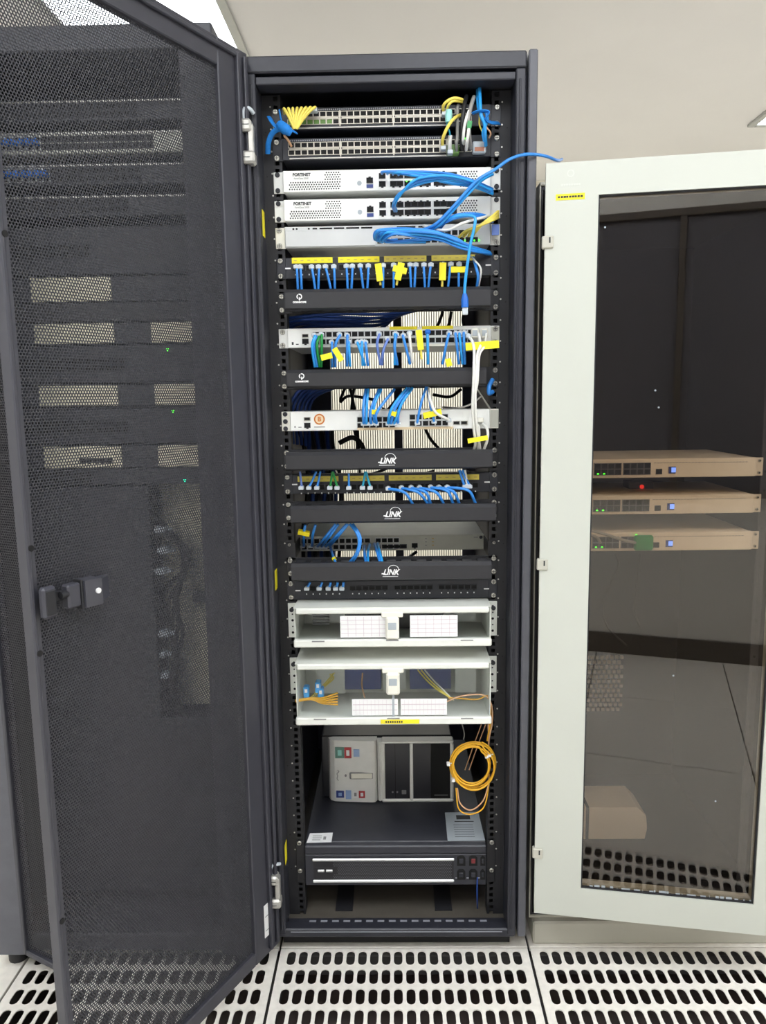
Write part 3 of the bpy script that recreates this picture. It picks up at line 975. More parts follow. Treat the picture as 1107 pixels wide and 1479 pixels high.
# ---- fibre trays (light grey boxes with clear fronts)
def fibre_tray(z1, z0, ez1, ez0, yf, label):
    t = thing('fibre_tray', label, 'fibre tray', (0, 0, z0), None)
    X = 219
    b = B()
    BD = 110
    b.box(-X, X, yf + 4, BD, z1 - 1.5, z1)                       # top
    b.box(-X, X, yf + 4, BD, z0, z0 + 1.5)                       # bottom
    for s in (-1, 1): b.box(s * X, s * (X - 1.5), yf + 14, BD, z0 + 1.5, z1 - 1.5)
    b.box(-X, X, BD - 4, BD, z0 + 1.5, z1 - 1.5)
    part('body', b, 'odf_grey', t)
    b = B(); b.box(-X + 4, X - 4, yf, yf + 10, z1 - 14, z1 - 1, 0, 3); part('top_lip', b, 'odf_grey', t)
    b = B(); b.box(-X - 1, X + 1, yf - 4, yf + 12, z0, z0 + 17, 0, 2.5)
    for x in (-165, 165): b.box(x - 14, x + 14, yf - 4.4, yf - 4, z0 + 13, z0 + 16, 1)
    b.box(-14, 14, yf - 4.6, yf - 4, z0 + 14, z0 + 17, 1)
    part('bottom_lip', b, ['odf_grey', 'ink_grey'], t)
    for s in (-1, 1):
        b = B(); b.box(s * (X - 2), s * 241, -2.8, -.2, ez0, ez1, 0, .8)
        b.box(s * (X - 1), s * (X + 1.6), yf + 20, -.2, ez0 + 4, ez1 - 4)
        for k in range(5): b.cyl((s * 231, -3, ez1 - 12 - k * (ez1 - ez0 - 24) / 4), 'y', 3.0 if k % 2 == 0 else 1.8, .3, 10, 1)
        part('ear', b, ['odf_grey', 'hole_black'], t)
        inst('screw', SCREW_B, t, (s * 232.5, -2.8, ez1 - 16))
    b = B(); b.box(-X + 3, X - 3, yf + 5, yf + 7, z0 + 17, z1 - 13); part('window', b, 'clear_acrylic', t, 'clear front window')
    zc = (z0 + 17 + z1 - 14) / 2 + 2
    zc = z1 - 44
    b = B(); b.box(-15, 15, yf - 8, yf + 5, zc - 27, zc + 24, 0, 4); b.box(-9, 9, yf - 9, yf - 8, zc - 4, zc + 12, 1, 1); b.box(-24, 24, yf - 2, yf + 5, zc + 22, z1 - 10, 0, 2); b.box(-2.5, 2.5, yf + 3, yf + 5, z0 + 17, zc - 26, 1)
    part('window_latch', b, ['latch_white', 'label_grey'], t, 'white latch')
    b = B(); b.box(-185, -118, 60, 62, z0 + 18, z1 - 16); b.box(150, 200, 60, 62, z0 + 18, z1 - 16); part('inner_bracket', b, 'odf_inner', t)
    return t, yf, zc


t1, yf1, zc1 = fibre_tray(-756, -845, -762, -844, -72, 'upper light grey fibre tray with two white grid labels')
for x0, x1 in ((at(471, 0, -62)[0], at(547, 0, -62)[0]), (at(584, 0, -62)[0], at(661, 0, -62)[0])):
    zt, zb = at(565, 888, -62)[2], at(565, 919, -62)[2]
    b = B(); b.box(x0, x1, -68.5, -67.5, zb, zt)
    for k in range(1, 6): b.box(x0 + (x1 - x0) * k / 6 - .4, x0 + (x1 - x0) * k / 6 + .4, -68.8, -68.5, zb + 2, zt - 2, 1)
    for k in range(1, 5): b.box(x0 + 2, x1 - 2, -68.8, -68.5, zb + (zt - zb) * k / 5 - .4, zb + (zt - zb) * k / 5 + .4, 1)
    part('grid_label', b, ['label_white', 'ink_pink'], t1, 'white label ruled in a grid')
b = B()
for k in range(7): b.box(-190, -150, 40, 46, -828 + k * 8, -824 + k * 8)
part('splice_cassette', b, 'ink_grey', t1)
b = B(); b.box(-112, -10, 30, 60, -835, -778); b.box(16, 120, 30, 60, -835, -775); part('adapter_plate', b, 'gear_black', t1)
t2, yf2, zc2 = fibre_tray(-882, -1024, -893, -981, -80, 'lower taller light grey fibre tray with yellow and blue fibre leads inside')
for x0, x1 in ((at(487.5, 0, -70)[0], at(563, 0, -70)[0]), (at(567.5, 0, -70)[0], at(643.5, 0, -70)[0])):
    zt, zb = at(565, 1008, -70)[2], at(565, 1031.5, -70)[2]
    b = B(); b.box(x0, x1, -76.5, -75.5, zb, zt)
    for k in (1, 2): b.box(x0 + 2, x1 - 2, -76.8, -76.5, zb + (zt - zb) * k / 3 - .6, zb + (zt - zb) * k / 3 + .6, 1)
    for k in range(1, 12): b.box(x0 + (x1 - x0) * k / 12 - .2, x0 + (x1 - x0) * k / 12 + .2, -76.8, -76.5, zb + 2, zt - 2, 1)
    part('grid_label', b, ['label_white', 'ink_pink'], t2, 'white label ruled in rows')
zy = -1016
rule(t2, 'yellow_sticker', 'yellow_tape', at(534, 0, -84)[0], at(598, 0, -84)[0], zy - 4.5, zy + 5, -84.6, .5, 'yellow printed sticker')
b = B()
for k in range(8): b.box(-18 + k * 5, -14.6 + k * 5, -85.4, -85.1, zy - 2, zy + 2.2)
part('sticker_print', b, 'ink_dark', t2, kind='stuff')
b = B(); b.box(-128, -30, 70, 90, -1000, -905); b.box(-26, 30, 70, 80, -1000, -905, 1); b.box(40, 140, 70, 90, -1000, -905); part('splice_tray', b, ['sticker_navy', 'odf_inner'], t2)

# ---- black shelf box at the bottom (rack-mount power unit) with desktop computer on it
zu1, zu0 = -1360, -1464
ups = thing('power_unit', 'black rack-mount power unit with two chrome strips at the rack bottom', 'power unit', (0, 0, zu0))
b = B(); b.box(-219, 219, 4, 560, zu0 + 2, zu1, 0, 2); part('body', b, 'black_paint', ups)
b = B(); b.box(-219, 219, -16, 4, zu1 - 22, zu1, 0, 3); b.box(-219, 219, -14, 4, zu0, zu1 - 23, 0, 2); part('front_panel', b, 'black_paint', ups)
for s in (-1, 1):
    b = B(); b.box(s * 220, s * 241, -3, -.2, zu0, zu1 + 6, 0, .8); part('ear', b, 'black_matte', ups)
    inst('screw', SCREW, ups, (s * 232.5, -3, zu1 + 1)); inst('screw', SCREW, ups, (s * 232.5, -3, zu1 - 72))
b = B(); b.box(-198, 140, -15.5, -14, zu0 + 14, zu1 - 36); part('mesh_panel', b, 'black_matte', ups)
dots(ups, 'mesh_holes', -150, 136, zu0 + 18, zu1 - 40, -15.5, 4.4, 1.2, 'side_grey')
for z, nm in ((zu1 - 35, 0), (zu0 + 13, 1)):
    b = B(); b.box(-200, 141, -19, -14, z - 3.4, z + 3.4, 0, 1.6); part('chrome_strip', b, 'chrome', ups)
b = B()
for x in (-180, -160): b.box(x - 8, x + 8, -18, -15, -1427, -1421, 0, 1)
b.box(-196, -140, -16, -15.4, -1434, -1414, 1); part('model_badge', b, ['chrome', 'black_matte'], ups)
for i, x in enumerate((158, 187, 210)):
    for z in (-1400, -1436):
        b = B(); w = 10 if i < 2 else 6
        b.prism([(x - w, z - 13), (x + w, z - 13), (x + w, z + 8), (x + w - 5, z + 14), (x - w + 5, z + 14), (x - w, z + 8)], 'y', -15.4, -14)
        b.box(x - w * .5, x + w * .5, -17, -15.4, z - 6, z + 6, 1, 1)
        part('outlet', b, ['hole_black', 'outlet_red' if (i == 1 and z == -1400) else 'gear_black'], ups)
b = B()
for k in range(7): b.box(144 + k * 9, 149 + k * 9, -15, -14, -1446, -1444)
part('front_print', b, 'edge_grey', ups, kind='stuff')

zt = zu1
def flat_label(name, pxs, label, mats, lines):
    P = [at_z(x, y, zt) for x, y in pxs]
    b = B(); b.add([(p[0], p[1], zt + .8) for p in P] + [(p[0], p[1], zt + .1) for p in P], [(3, 2, 1, 0), (0, 1, 5, 4), (1, 2, 6, 5), (2, 3, 7, 6), (3, 0, 4, 7)])
    xa, xb = min(p[0] for p in P) + 8, max(p[0] for p in P) - 8
    ya, yb = min(p[1] for p in P), max(p[1] for p in P)
    for (u0, u1, v0, v1) in lines:
        b.box(xa + (xb - xa) * u0, xa + (xb - xa) * u1, yb - (yb - ya) * v1, yb - (yb - ya) * v0, zt + .8, zt + 1.0, 1)
    return part(name, b, mats, ups, label)


flat_label('paper_sheet', ((643, 1174), (691, 1173), (701, 1214), (647, 1215)), 'grey printed sheet', ['label_grey', 'ink_dark'],
           [(.28, .75, .12, .27), (.2, .85, .33, .36)] + [(.15, .8, v, v + .012) for v in (.46, .54, .62, .7, .78, .86)])
flat_label('paper_label', ((448, 1204), (481, 1203), (479, 1216.5), (443, 1217.5)), 'small white label', ['label_white', 'ink_grey'],
           [(.1, .6, .3, .36), (.1, .6, .5, .56), (.1, .55, .7, .76), (.7, .85, .4, .7)])

# ---- desktop computer lying on its side
pcY = 186
pz0 = zu1 + .5
px0, px1 = at(477, 1159, pcY)[0], at(655.5, 1159, pcY)[0]
pz1 = at(566, 1069, pcY)[2]
pc = thing('desktop_computer', 'silver and black desktop computer lying on its side on the power unit', 'computer', ((px0 + px1) / 2, pcY + 180, pz0))
b = B(); b.box(px0 - 22, px1 - 4, pcY + 26, pcY + 370, pz0, pz1 + 1, 0, 3); part('case', b, 'pc_black', pc)
hh = pz1 - pz0
def PX(p): return at(p, 1112, pcY)[0]
def PZ(p): return at(566, p, pcY)[2]
xs = PX(545)
b = B()
b.prism([(px0 + 10, pcY + 24), (px0 - 3, pcY + 20), (px0 + 2, pcY + 8), (px0 + 14, pcY + 1), (xs - 14, pcY - 6), (xs - 6, pcY - 4), (xs, pcY + 6), (xs, pcY + 24)], 'z', pz0 + 2, pz1)
part('bezel', b, 'pc_silver', pc)
b = B(); b.prism([(xs, pcY + 24), (xs + 2, pcY - 2), (xs + 8, pcY - 7), (xs + 14, pcY), (xs + 14, pcY + 24)], 'z', pz0 + 6, pz1 - 4); part('bezel_rib', b, 'pc_light', pc)
b = B(); b.frame(xs + 12, px1, pz0, pz1, 9, pcY - 4, pcY + 24, 0, 3); xm = PX(594.5); b.box(xm - 4.5, xm + 4.5, pcY - 5, pcY + 12, pz0 + 6, pz1 - 6, 0, 2)
part('bezel_frame', b, 'pc_light', pc)
for xa, xb in ((xs + 21, xm - 4), (xm + 4, px1 - 9)):
    b = B(); b.box(xa, xb, pcY, pcY + 20, pz0 + 8, pz1 - 8, 0, 1)
    if xb < xm: b.box(xa + (xb - xa) * .4, xa + (xb - xa) * .42, pcY - .3, pcY, pz0 + 10, pz1 - 10, 1); b.box(xb - 22, xb - 10, pcY - 1.5, pcY, pz0 + 22, pz0 + 34, 2, 2); b.cyl((xb - 46, pcY - 1, pz0 + 28), 'y', 2.4, 1, 10, 2); b.cyl((xb - 34, pcY - 1, pz0 + 28), 'y', 2.4, 1, 10, 2)
    else: b.box(xa + (xb - xa) * .48, xb - 1, pcY - .4, pcY, pz0 + 10, pz1 - 9, 1); b.box(xb - 42, xb - 6, pcY - .8, pcY - .4, pz0 + 18, pz0 + 20, 2)
    part('drive_panel', b, ['pc_black', 'hole_black', 'ink_grey'], pc)
b = B(); za, zb = PZ(1114), PZ(1124); b.box(PX(505), PX(539.5), pcY - 6.5, pcY - 1, zb, za, 1, 3); b.box(PX(507), PX(538), pcY - 8, pcY - 4, zb + 2.4, za - 2.4, 0, 2)
b.cyl((PX(499.5), pcY - 4.5, (za + zb) / 2), 'y', 3, 3, 10, 1)
part('power_button', b, ['latch_white', 'ink_grey'], pc)
def sticker(p0, p1, q0, q1, m, n2=None):
    b = B(); yy = pcY - 1.0 - (PX(p0) - px0) * .04
    b.box(PX(p0), PX(p1), yy - 1, yy + 3, PZ(q1), PZ(q0)); 
    xm_, zm_ = (PX(p0) + PX(p1)) / 2, (PZ(q0) + PZ(q1)) / 2; w_ = (PX(p1) - PX(p0)) * .22; h_ = (PZ(q0) - PZ(q1)) * .26
    if n2: b.box(xm_ - w_, xm_ + w_, yy - 1.3, yy - 1, zm_ - h_, zm_ + h_, 1)
    part('sticker', b, [m, n2 or m], pc, 'small coloured sticker')
sticker(485, 498, 1078.5, 1094, 'sticker_green', 'aqua_plug'); sticker(498.3, 508.5, 1078.5, 1094, 'sticker_red', 'label_white'); sticker(511.5, 520, 1081, 1091.5, 'sticker_pale_blue')
sticker(485.2, 496.5, 1141.5, 1151, 'sticker_navy', 'sticker_pale_blue'); sticker(499, 507, 1140.5, 1153, 'sticker_pale_blue'); sticker(509, 517, 1141, 1151, 'label_white', 'ink_grey'); sticker(518, 527, 1141, 1151, 'sticker_red', 'label_white')
b = B()
b.tube(spline([(PX(489), pcY - 4, PZ(1126)), (PX(487), pcY - 4, PZ(1123)), (PX(488), pcY - 4, PZ(1119)), (PX(487), pcY - 4, PZ(1116)), (PX(490), pcY - 4, PZ(1113)), (PX(488), pcY - 4, PZ(1111))], 4), .9, 5)
part('script_mark', b, 'ink_grey', pc)


# ================================================================== CABLES
ORD = 'first second third fourth fifth sixth seventh eighth ninth tenth eleventh twelfth thirteenth fourteenth fifteenth sixteenth seventeenth eighteenth nineteenth twentieth'.split()
RJ = B(); RJ.box(-5.8, 5.8, -15, 1, -4, 4, 0, 1.2); RJ.box(-2.5, 2.5, -13, 0, 4, 5.6, 0)
RJ = mesh_of('plug', RJ, 'plug_clear')
RJB = B(); RJB.box(-5.8, 5.8, -24, 1, -5, 5, 0, 2.5); RJB = mesh_of('plug_boot', RJB, 'boot_blue')


def cable(pts, m, label, r=2.7, plug=None, cat='cable', name='patch_cable', k=6, n=7, taper=None, tag=None, world=False, group=None):
    """pts: (px, py, depth plane) waypoints; plug sits at the first point"""
    P = [p if world else at(*p) for p in pts]
    t = thing(name, label, cat, P[0], group)
    S = spline(P, k)
    b = B(); b.tube(S, r, n)
    part('cord', b, m, t)
    if plug is not None: inst('plug', plug, t, P[0])
    if tag:
        for (fr, tm, ln, w) in tag:
            i = int(fr * (len(S) - 2)); c = np.array(S[i]); d = np.array(S[i + 1]) - c; d /= np.linalg.norm(d)
            bb = B(); u = np.cross(d, [0, 1, 0]); u /= np.linalg.norm(u) + 1e-6
            q = np.cross(u, d)
            vs = [c + d * a * ln / 2 + u * e * w / 2 + q * f * 3.4 for a in (-1, 1) for e in (-1, 1) for f in (-1, 1)]
            bb.add(vs, [(0, 1, 3, 2), (4, 6, 7, 5), (0, 4, 5, 1), (2, 3, 7, 6), (0, 2, 6, 4), (1, 5, 7, 3)])
            part('cable_tag', bb, tm, t, 'yellow cable tag')
    return t


def drop(px, py, px2, py2, face, m, label, out=26, yend=-30, plug=RJ, r=2.7, mid=None, tag=None, group=None):
    """a cable out of a front port that bends over and drops (or climbs) to px2, py2"""
    s = 1 if py2 > py else -1
    pts = [(px, py, face - 14), (px, py + s * 1.0, face - out)]
    if mid: pts += mid
    else: pts += [(px + (px2 - px) * .45, py + (py2 - py) * .45, min(face - out, yend) - 2)]
    pts += [(px2, py2, yend)]
    return cable(pts, m, label, r, plug, tag=tag, group=group)


# upper patch panel: short blue drops into the manager
L = [(429, 387, 430.5, 418), (434.5, 387, 436, 418), (451, 387, 455.5, 418), (461, 387, 460, 418), (471, 386.5, 478, 417), (483, 386.5, 484, 417), (501, 386, 502.5, 417), (509.5, 386, 508, 417), (521, 385.5, 525, 417), (532.5, 385.5, 531, 417), (554, 385, 553.5, 417),
     (569, 384.5, 569, 416), (592.5, 384, 594, 415), (600.6, 384, 599, 415), (612.4, 384, 614, 415), (622.3, 384, 619, 415), (651, 383, 647.6, 414), (663, 383, 663, 414)]
for i, (a, c, d, e) in enumerate(L):
    drop(a, c, d, e, -6, 'blue_cable', f'short blue cable in the upper yellow-striped patch panel, {ORD[i]} from its left end', tag=([(.55, 'yellow_tape', 12, 34)] if i == 17 else None))
for (a, c, d, e, lb) in ((547, 386, 550, 412, 'yellow-tagged cable sixth in the second group of the upper patch panel'), (579, 384, 573, 412, 'yellow-tagged cable at the third group of the upper patch panel'), (640, 383.5, 639, 414, 'yellow-tagged cable at the fourth group of the upper patch panel')):
    drop(a, c, d, e, -6, 'yellow_cable', lb, tag=[(.62, 'yellow_tape', 36, 14)] + ([(.55, 'yellow_tape', 13, 30)] if a == 579 else []))
cable([(684, 372, -20), (688, 386, -46), (691, 400, -46), (689, 414, -34)], 'blue_cable', 'blue cable curving down at the right end of the upper patch panel', 3.2)
cable([(680, 370, -14), (686, 376, -44), (695, 389, -52), (692, 413, -34)], 'white_cable', 'thin white cable curving down at the right end of the upper patch panel', 2.0)

# loose long cable hanging with its plug in front of the manager
t = cable([(624, 332, -30), (637, 322, -60), (654, 314, -82), (672, 311, -92), (686, 314, -96), (685, 330, -98), (680, 352, -98), (675, 385, -98), (672, 410, -98), (671.5, 424, -98)], 'sky_cable', 'long loose blue cable dangling with its plug before the upper cable manager', 3.1, k=7)
a = at(671.5, 424, -98); c = at(672, 444, -98)
b = B(); b.tube([a, (a[0] * .6 + c[0] * .4, -98, a[2] * .6 + c[2] * .4), (c[0], -98, c[2])], [4.2, 7.5, 7.5], 10); part('plug_boot', b, 'boot_blue', t, 'blue plug boot')
b = B(); b.box(c[0] - 5.8, c[0] + 5.8, -102, -94, c[2] - 15, c[2], 0, 1.2); part('plug', b, 'plug_clear', t)

# firewall cables
for i in range(4):
    cable([(552 + 8 * i, 251 + i * .5, -26), (556 + 8 * i, 248 + i, -62), (604 + 4 * i, 248 + 3 * i, -70 - i * 7), (648, 251 + 4.4 * i, -70 - i * 7), (684, 261 + 3 * i, -56 - i * 6.5), (712, 273 + i * 2.4, -20 - i * 6)], 'sky_cable' if i % 2 else 'blue_cable', f'blue cable from the upper white firewall sweeping right to the rack side, {ORD[i]} from top', 2.8)
for i in range(3):
    cable([(570 + i * 1.5, 305, -26), (568 + i * 1.5, 296 - i, -66 - 6 * i), (577 + i * 3, 280 - i * 2, -92 - 7 * i), (602, 267 - 4 * i, -104 - 7 * i), (640, 259.5 - 3 * i, -104 - 7 * i), (676, 265 - 2.4 * i, -88 - 7 * i), (709, 279 - 2.4 * i, -44 - 6.5 * i)], 'sky_cable' if i % 2 == 0 else 'blue_cable', f'blue cable arching from the lower white firewall toward the right, {ORD[i]} of its bundle', 2.8, plug=None)
cable([(594, 336, -50), (622, 328, -72), (637, 317, -84), (659, 294, -96), (688, 262, -100), (715, 245, -96), (735, 231, -90), (754, 224, -84), (771, 223, -79), (790, 226, -60), (806, 232, -20), (812, 230, 60)], 'blue_cable', 'long blue cable running diagonally out of the rack to the cream cabinet top', 3.2, k=7)
cable([(600, 338, -50), (628, 329, -70), (643, 317, -80), (664, 293.5, -90), (688, 268, -92), (700, 258, -70), (712, 252, -30)], 'sky_cable', 'second blue cable running diagonally beside the long one over the firewalls', 3.2)
# silver switch bundle
for i in range(9):
    j = i % 3; q = i // 3
    cable([(546 + 7 * i if i < 5 else 552 + 9 * i, 346 + (i % 2) * 4, -24), (541 + 2.2 * i, 345 + .6 * i, -50 - 5 * q), (545 + 3 * i, 333 + 2.6 * q, -64 - 12 * j), (578 + 3 * i, 330 + 3.6 * j + 2.4 * q, -66 - 13 * q + 4 * j), (622 + 2 * i, 333 + 4.6 * j + 2.6 * q, -70 - 12 * q + 5 * j), (655 + i, 342 + 4.8 * j + 3.0 * q, -66 - 10 * q + 4 * j), (676 + i * 1.3, 354 + 3.2 * j + 1.4 * q, -52 - 5 * q), (702 + i, 364 + j * 1.6, -14 + q * 3)],
          'sky_cable' if i % 2 else 'blue_cable', f'blue cable in the thick bundle sweeping right across the silver switch, {ORD[i]} of it', 2.7)
cable([(612, 326, -30), (627, 331, -60), (648, 332, -80), (668, 322.5, -88), (690, 316, -80), (706, 312, -40)], 'white_cable', 'pale grey cable crossing the right end of the silver switch', 3.0)
for i in range(2):
    cable([(626 + 6 * i, 333 + 2 * i, -40), (650, 318 - 3 * i, -78), (672, 312 - 3 * i, -84), (694, 314 - 4 * i, -60), (712, 320 - 4 * i, -20)], 'blue_cable', f'blue cable arching over the right end of the silver switch, {("upper", "lower")[1 - i]} of two', 3.2)
for i in range(4):
    cable([(684 - 7 * i, 340 + i, -22), (688 - 5 * i, 334, -44), (700 - 2 * i, 321 + i * 1.5, -56), (712, 312 + 2 * i, -50), (720, 305 + 3 * i, -30)], 'yellow_cable', f'yellow cable at the right end of the silver switch, {ORD[i]} of its bundle', 2.9)
b = B(); c = at(716, 332, -20); b.box(c[0] - 8, c[0] + 8, -22, -19, c[2] - 11, c[2] + 11, 0, 1)
solo('cable_tag', b, 'purple_cable', 'pale violet paper tag at the right ear of the silver switch', 'tag', (c[0], -20, c[2] - 11))

# yellow fan on the top switch, blue strap knot
for i in range(8):
    x = 411 + 6.3 * i
    cable([(x, 164 - .4 * i, -24), (x - .5, 157 - .3 * i, -40), (x * .55 + 424 * .45, 168, -46), (425 + .5 * i, 186, -44)], 'yellow_cable', f'yellow cable fanned into the left ports of the top switch, {ORD[i]} from the left', 3.0, plug=RJ if i > 5 else None)
cable([(424, 188, -44), (411, 194, -44), (416, 202, -38), (421, 211, -22)], 'peach_cable', 'peach cable running down from the blue strap knot to the second switch', 2.6)
for pts, lb in (([(389, 169, -30), (395, 179, -44), (404, 186, -50), (422, 189, -54), (428, 192, -46)], 'blue hook strap end reaching up left from the knot'),
                ([(404, 161, -34), (406, 172, -46), (409, 181, -52), (415, 187, -56)], 'blue hook strap end standing upright at the knot'),
                ([(387, 222, -20), (388, 206, -36), (394, 192, -46), (405, 186, -54), (414, 186, -58)], 'blue hook strap end curling down left from the knot')):
    P = [at(*p) for p in pts]
    b = B(); b.tube(spline(P, 6), 5.6, 8, 0, .35)
    o = solo('cable_strap', b, 'velcro_blue', lb, 'strap', P[0])
P = [at(*p) for p in ((404, 180, -52), (412, 186, -60), (421, 192, -56))]
b = B(); b.tube(spline(P, 5), [9, 10, 10.5, 11, 11, 11, 11, 10, 9, 8, 7][:len(spline(P, 5))], 9); solo('cable_strap', b, 'velcro_blue', 'blue hook strap knot around the yellow cables', 'strap', P[0])

# right end of the top switches
cable([(642, 167, -22), (641, 152, -46), (653, 142.5, -50), (665, 143, -46), (672, 148, -34)], 'yellow_cable', 'yellow cable arching right from the top switch', 3.2, plug=RJ)
cable([(648, 166, -22), (647, 154, -44), (655, 146, -48), (668, 147, -40)], 'yellow_cable', 'inner yellow cable arching right from the top switch', 2.8, plug=RJ)
cable([(640, 216, -22), (640, 200, -48), (649, 180, -56), (658, 170, -50), (666, 166, -36)], 'yellow_cable', 'yellow cable rising from the right end of the second switch', 3.4, plug=RJ)
t = cable([(649, 162, -50), (648.5, 172, -50), (646, 182, -48), (650, 192, -46), (651, 215, -22)], 'teal_cable', 'thin teal lead with a pale aqua plug between the two top switches', 1.8)
P = [at(649, 159, -50), at(648.5, 167, -50), at(648, 177, -50)]; b = B(); b.tube(P, [6, 7.5, 6.5], 9); part('plug_body', b, 'aqua_plug', t, 'pale aqua plug')
for x, lb in ((649, 'white plug'), (658, 'grey plug')):
    pass
cable([(650, 222, -22), (650, 212, -34), (650, 203, -40), (651, 196, -40)], 'white_cable', 'short white lead plugged into the right end of the second switch', 4.6, plug=RJ)
cable([(660, 219, -22), (660, 206, -40), (661, 198, -40), (661, 160, -40), (662, 152, -30)], 'grey_cable', 'grey lead standing between the two top switches', 3.4)
cable([(674, 139, -30), (671, 152, -52), (668, 180, -58), (667, 205, -44), (668, 216, -22)], 'black_cable', 'thick black cable hanging at the right end of the top switches', 4.4)
cable([(685, 140, -30), (681, 152, -56), (677, 172, -64), (678, 195, -60), (680, 214, -24)], 'grey_cable', 'thick grey cable hanging at the right end of the top switches', 4.2)
cable([(678, 160, -62), (672, 178, -66), (669.5, 200, -60), (670, 208, -40)], 'white_cable', 'white cable hanging left of the blue one beside the top switches', 3.2)
cable([(679, 176, -66), (677, 190, -66), (675, 205, -60), (674, 216, -40)], 'white_cable', 'white cable with green sleeve hanging beside the top switches', 3.4, tag=[(.15, 'green_cable', 14, 9)])
cable([(693, 117, 10), (693, 130, -30), (694, 150, -52), (695, 166, -58), (700, 178, -58), (701, 195, -50), (702, 210, -26)], 'sky_cable', 'blue cable hanging from the rack top beside the two top switches', 3.8)
cable([(690, 122, 12), (690, 140, -30), (692, 158, -50), (702, 162, -56), (704, 175, -54), (698, 190, -50), (700, 204, -40)], 'sky_cable', 'second blue cable hanging from the rack top with a loop', 3.2)
P = [at(*p) for p in ((683, 164, -56), (693, 160, -64), (706, 162, -58), (702, 172, -62), (710, 177, -50), (721, 178, -20))]
b = B(); b.tube(spline(P, 6), 5.2, 8, 0, .4); solo('cable_strap', b, 'velcro_blue', 'blue hook strap tied at the right end of the top switches', 'strap', P[0])
cable([(696, 164, -50), (702, 182, -56), (709, 192, -50), (707, 199, -40)], 'peach_cable', 'thin peach lead looping beside the right blue strap', 1.8)
cable([(693, 166, -46), (693, 180, -48), (697, 190, -44)], 'yellow_cable', 'thin yellow lead beside the right blue strap', 1.8)

# white 24-port switch: drooping cables into the second manager
D = [(455, 485, 455, 530, 'sky', [(451, 500, -46)]), (457, 486, 458.5, 530, 'blue', [(454, 500, -44)]), (461, 486, 462, 530, 'green', [(458, 500, -48)]), (465, 484, 464.5, 530, 'green', [(465, 500, -46)]),
     (479.7, 495, 480, 530, 'blue', None), (491, 484, 484.5, 530, 'blue', [(485, 498, -46)]), (502, 485, 501.5, 529, 'blue', None), (504, 494, 506, 529, 'sky', None),
     (517, 495, 527.5, 528, 'sky', None), (528.5, 495, 531.7, 528, 'blue', None), (523, 494, 524, 528, 'sky', None), (548, 483, 550, 527, 'purple', [(545, 498, -46)]), (560, 490, 552, 527, 'purple', [(554, 506, -46)]),
     (571, 483, 570.5, 527, 'sky', None), (573, 484, 574.5, 527, 'blue', [(570, 500, -46)]), (582.6, 485, 592.5, 526, 'blue', None), (648.5, 482, 639.5, 526, 'blue', [(645, 497, -46)]), (658.5, 482, 663, 526, 'blue', None), (664, 482, 668.4, 526, 'sky', None), (670.2, 481, 672, 526, 'blue', None)]
for i, (a, c, d, e, m, md) in enumerate(D):
    nm = {'sky': 'blue', 'blue': 'blue', 'green': 'green', 'purple': 'violet-blue'}[m]
    drop(a, c, d, e, -11, m + '_cable', f'{nm} cable drooping from the white taped switch, {ORD[i]} from its left end', out=30, yend=-32, mid=md, r=3.0)
drop(591.6, 482, 596, 524, -11, 'white_cable', 'white cable drooping from the middle of the white taped switch', out=30, yend=-32, r=3.2)
t = drop(617.8, 480, 618.7, 526, -11, 'sky_cable', 'blue cable with a thick dark blue boot on the white taped switch', out=32, yend=-32, plug=RJB, r=3.2)
drop(606, 484, 609.5, 519, -11, 'yellow_cable', 'yellow-tagged cable near the middle of the white taped switch', out=28, yend=-40, tag=[(.55, 'yellow_tape', 42, 13)])
for (a, c, d, e, f, lb) in ((464, 517, 480, 513, 6, 'yellow cable tag lying across the green cables'), (483, 503, 494, 521, 6, 'folded yellow tag on a blue cable below the white switch'), (647, 518, 650, 529, 6, 'small yellow tag on a drooping cable above the second cable manager'), (673, 501, 721, 497, 8, 'long yellow tag around the white cables at the right of the white switch')):
    P, Q2 = at(a, c, -56), at(d, e, -56); P, Q2 = np.array(P), np.array(Q2); dd = (Q2 - P) / np.linalg.norm(Q2 - P); u = np.array([-dd[2], 0, dd[0]]) * f
    bb = B(); vs = [p + s * u + np.array([0, y, 0]) for p in (P, Q2) for s in (-1, 1) for y in (-1.2, 1.2)]
    bb.add(vs, [(0, 1, 3, 2), (4, 6, 7, 5), (0, 4, 5, 1), (2, 3, 7, 6), (0, 2, 6, 4), (1, 5, 7, 3)])
    solo('cable_tag', bb, 'yellow_tape', lb, 'tag', tuple((P + Q2) / 2))
cable([(676, 486, -24), (682, 492, -52), (685, 505, -60), (685, 530, -78), (684, 560, -80), (683, 590, -76), (685, 620, -60), (687, 640, -50), (685, 650, -38)], 'white_cable', 'long white cable falling from the white switch past the router, left one', 3.3, k=7, plug=RJ)
cable([(692, 482, -30), (694, 500, -56), (690, 512, -64), (689, 538, -80), (687, 560, -82), (687, 590, -78), (690, 622, -60), (694, 650, -38)], 'white_cable', 'long white cable falling from the white switch past the router, middle one', 3.3, k=7)
cable([(703, 482, -30), (700, 500, -54), (693, 512, -60), (691, 536, -78), (690, 552, -80), (686, 575, -74), (684, 600, -66)], 'white_cable', 'long white cable falling from the white switch past the router, right one', 2.6, k=7)
cable([(698, 612, -24), (704, 620, -44), (704.5, 634, -48), (699, 650, -38)], 'white_cable', 'white cable looping down from the right plug of the router', 3.2)
cable([(688, 612, -22), (692, 618, -40), (692, 636, -46), (690, 650, -38)], 'white_cable', 'short white cable hanging beside the right plug of the router', 2.8)
P, Q2 = np.array(at(676, 637, -62)), np.array(at(705, 632, -62)); dd = (Q2 - P) / np.linalg.norm(Q2 - P); u = np.array([-dd[2], 0, dd[0]]) * 5
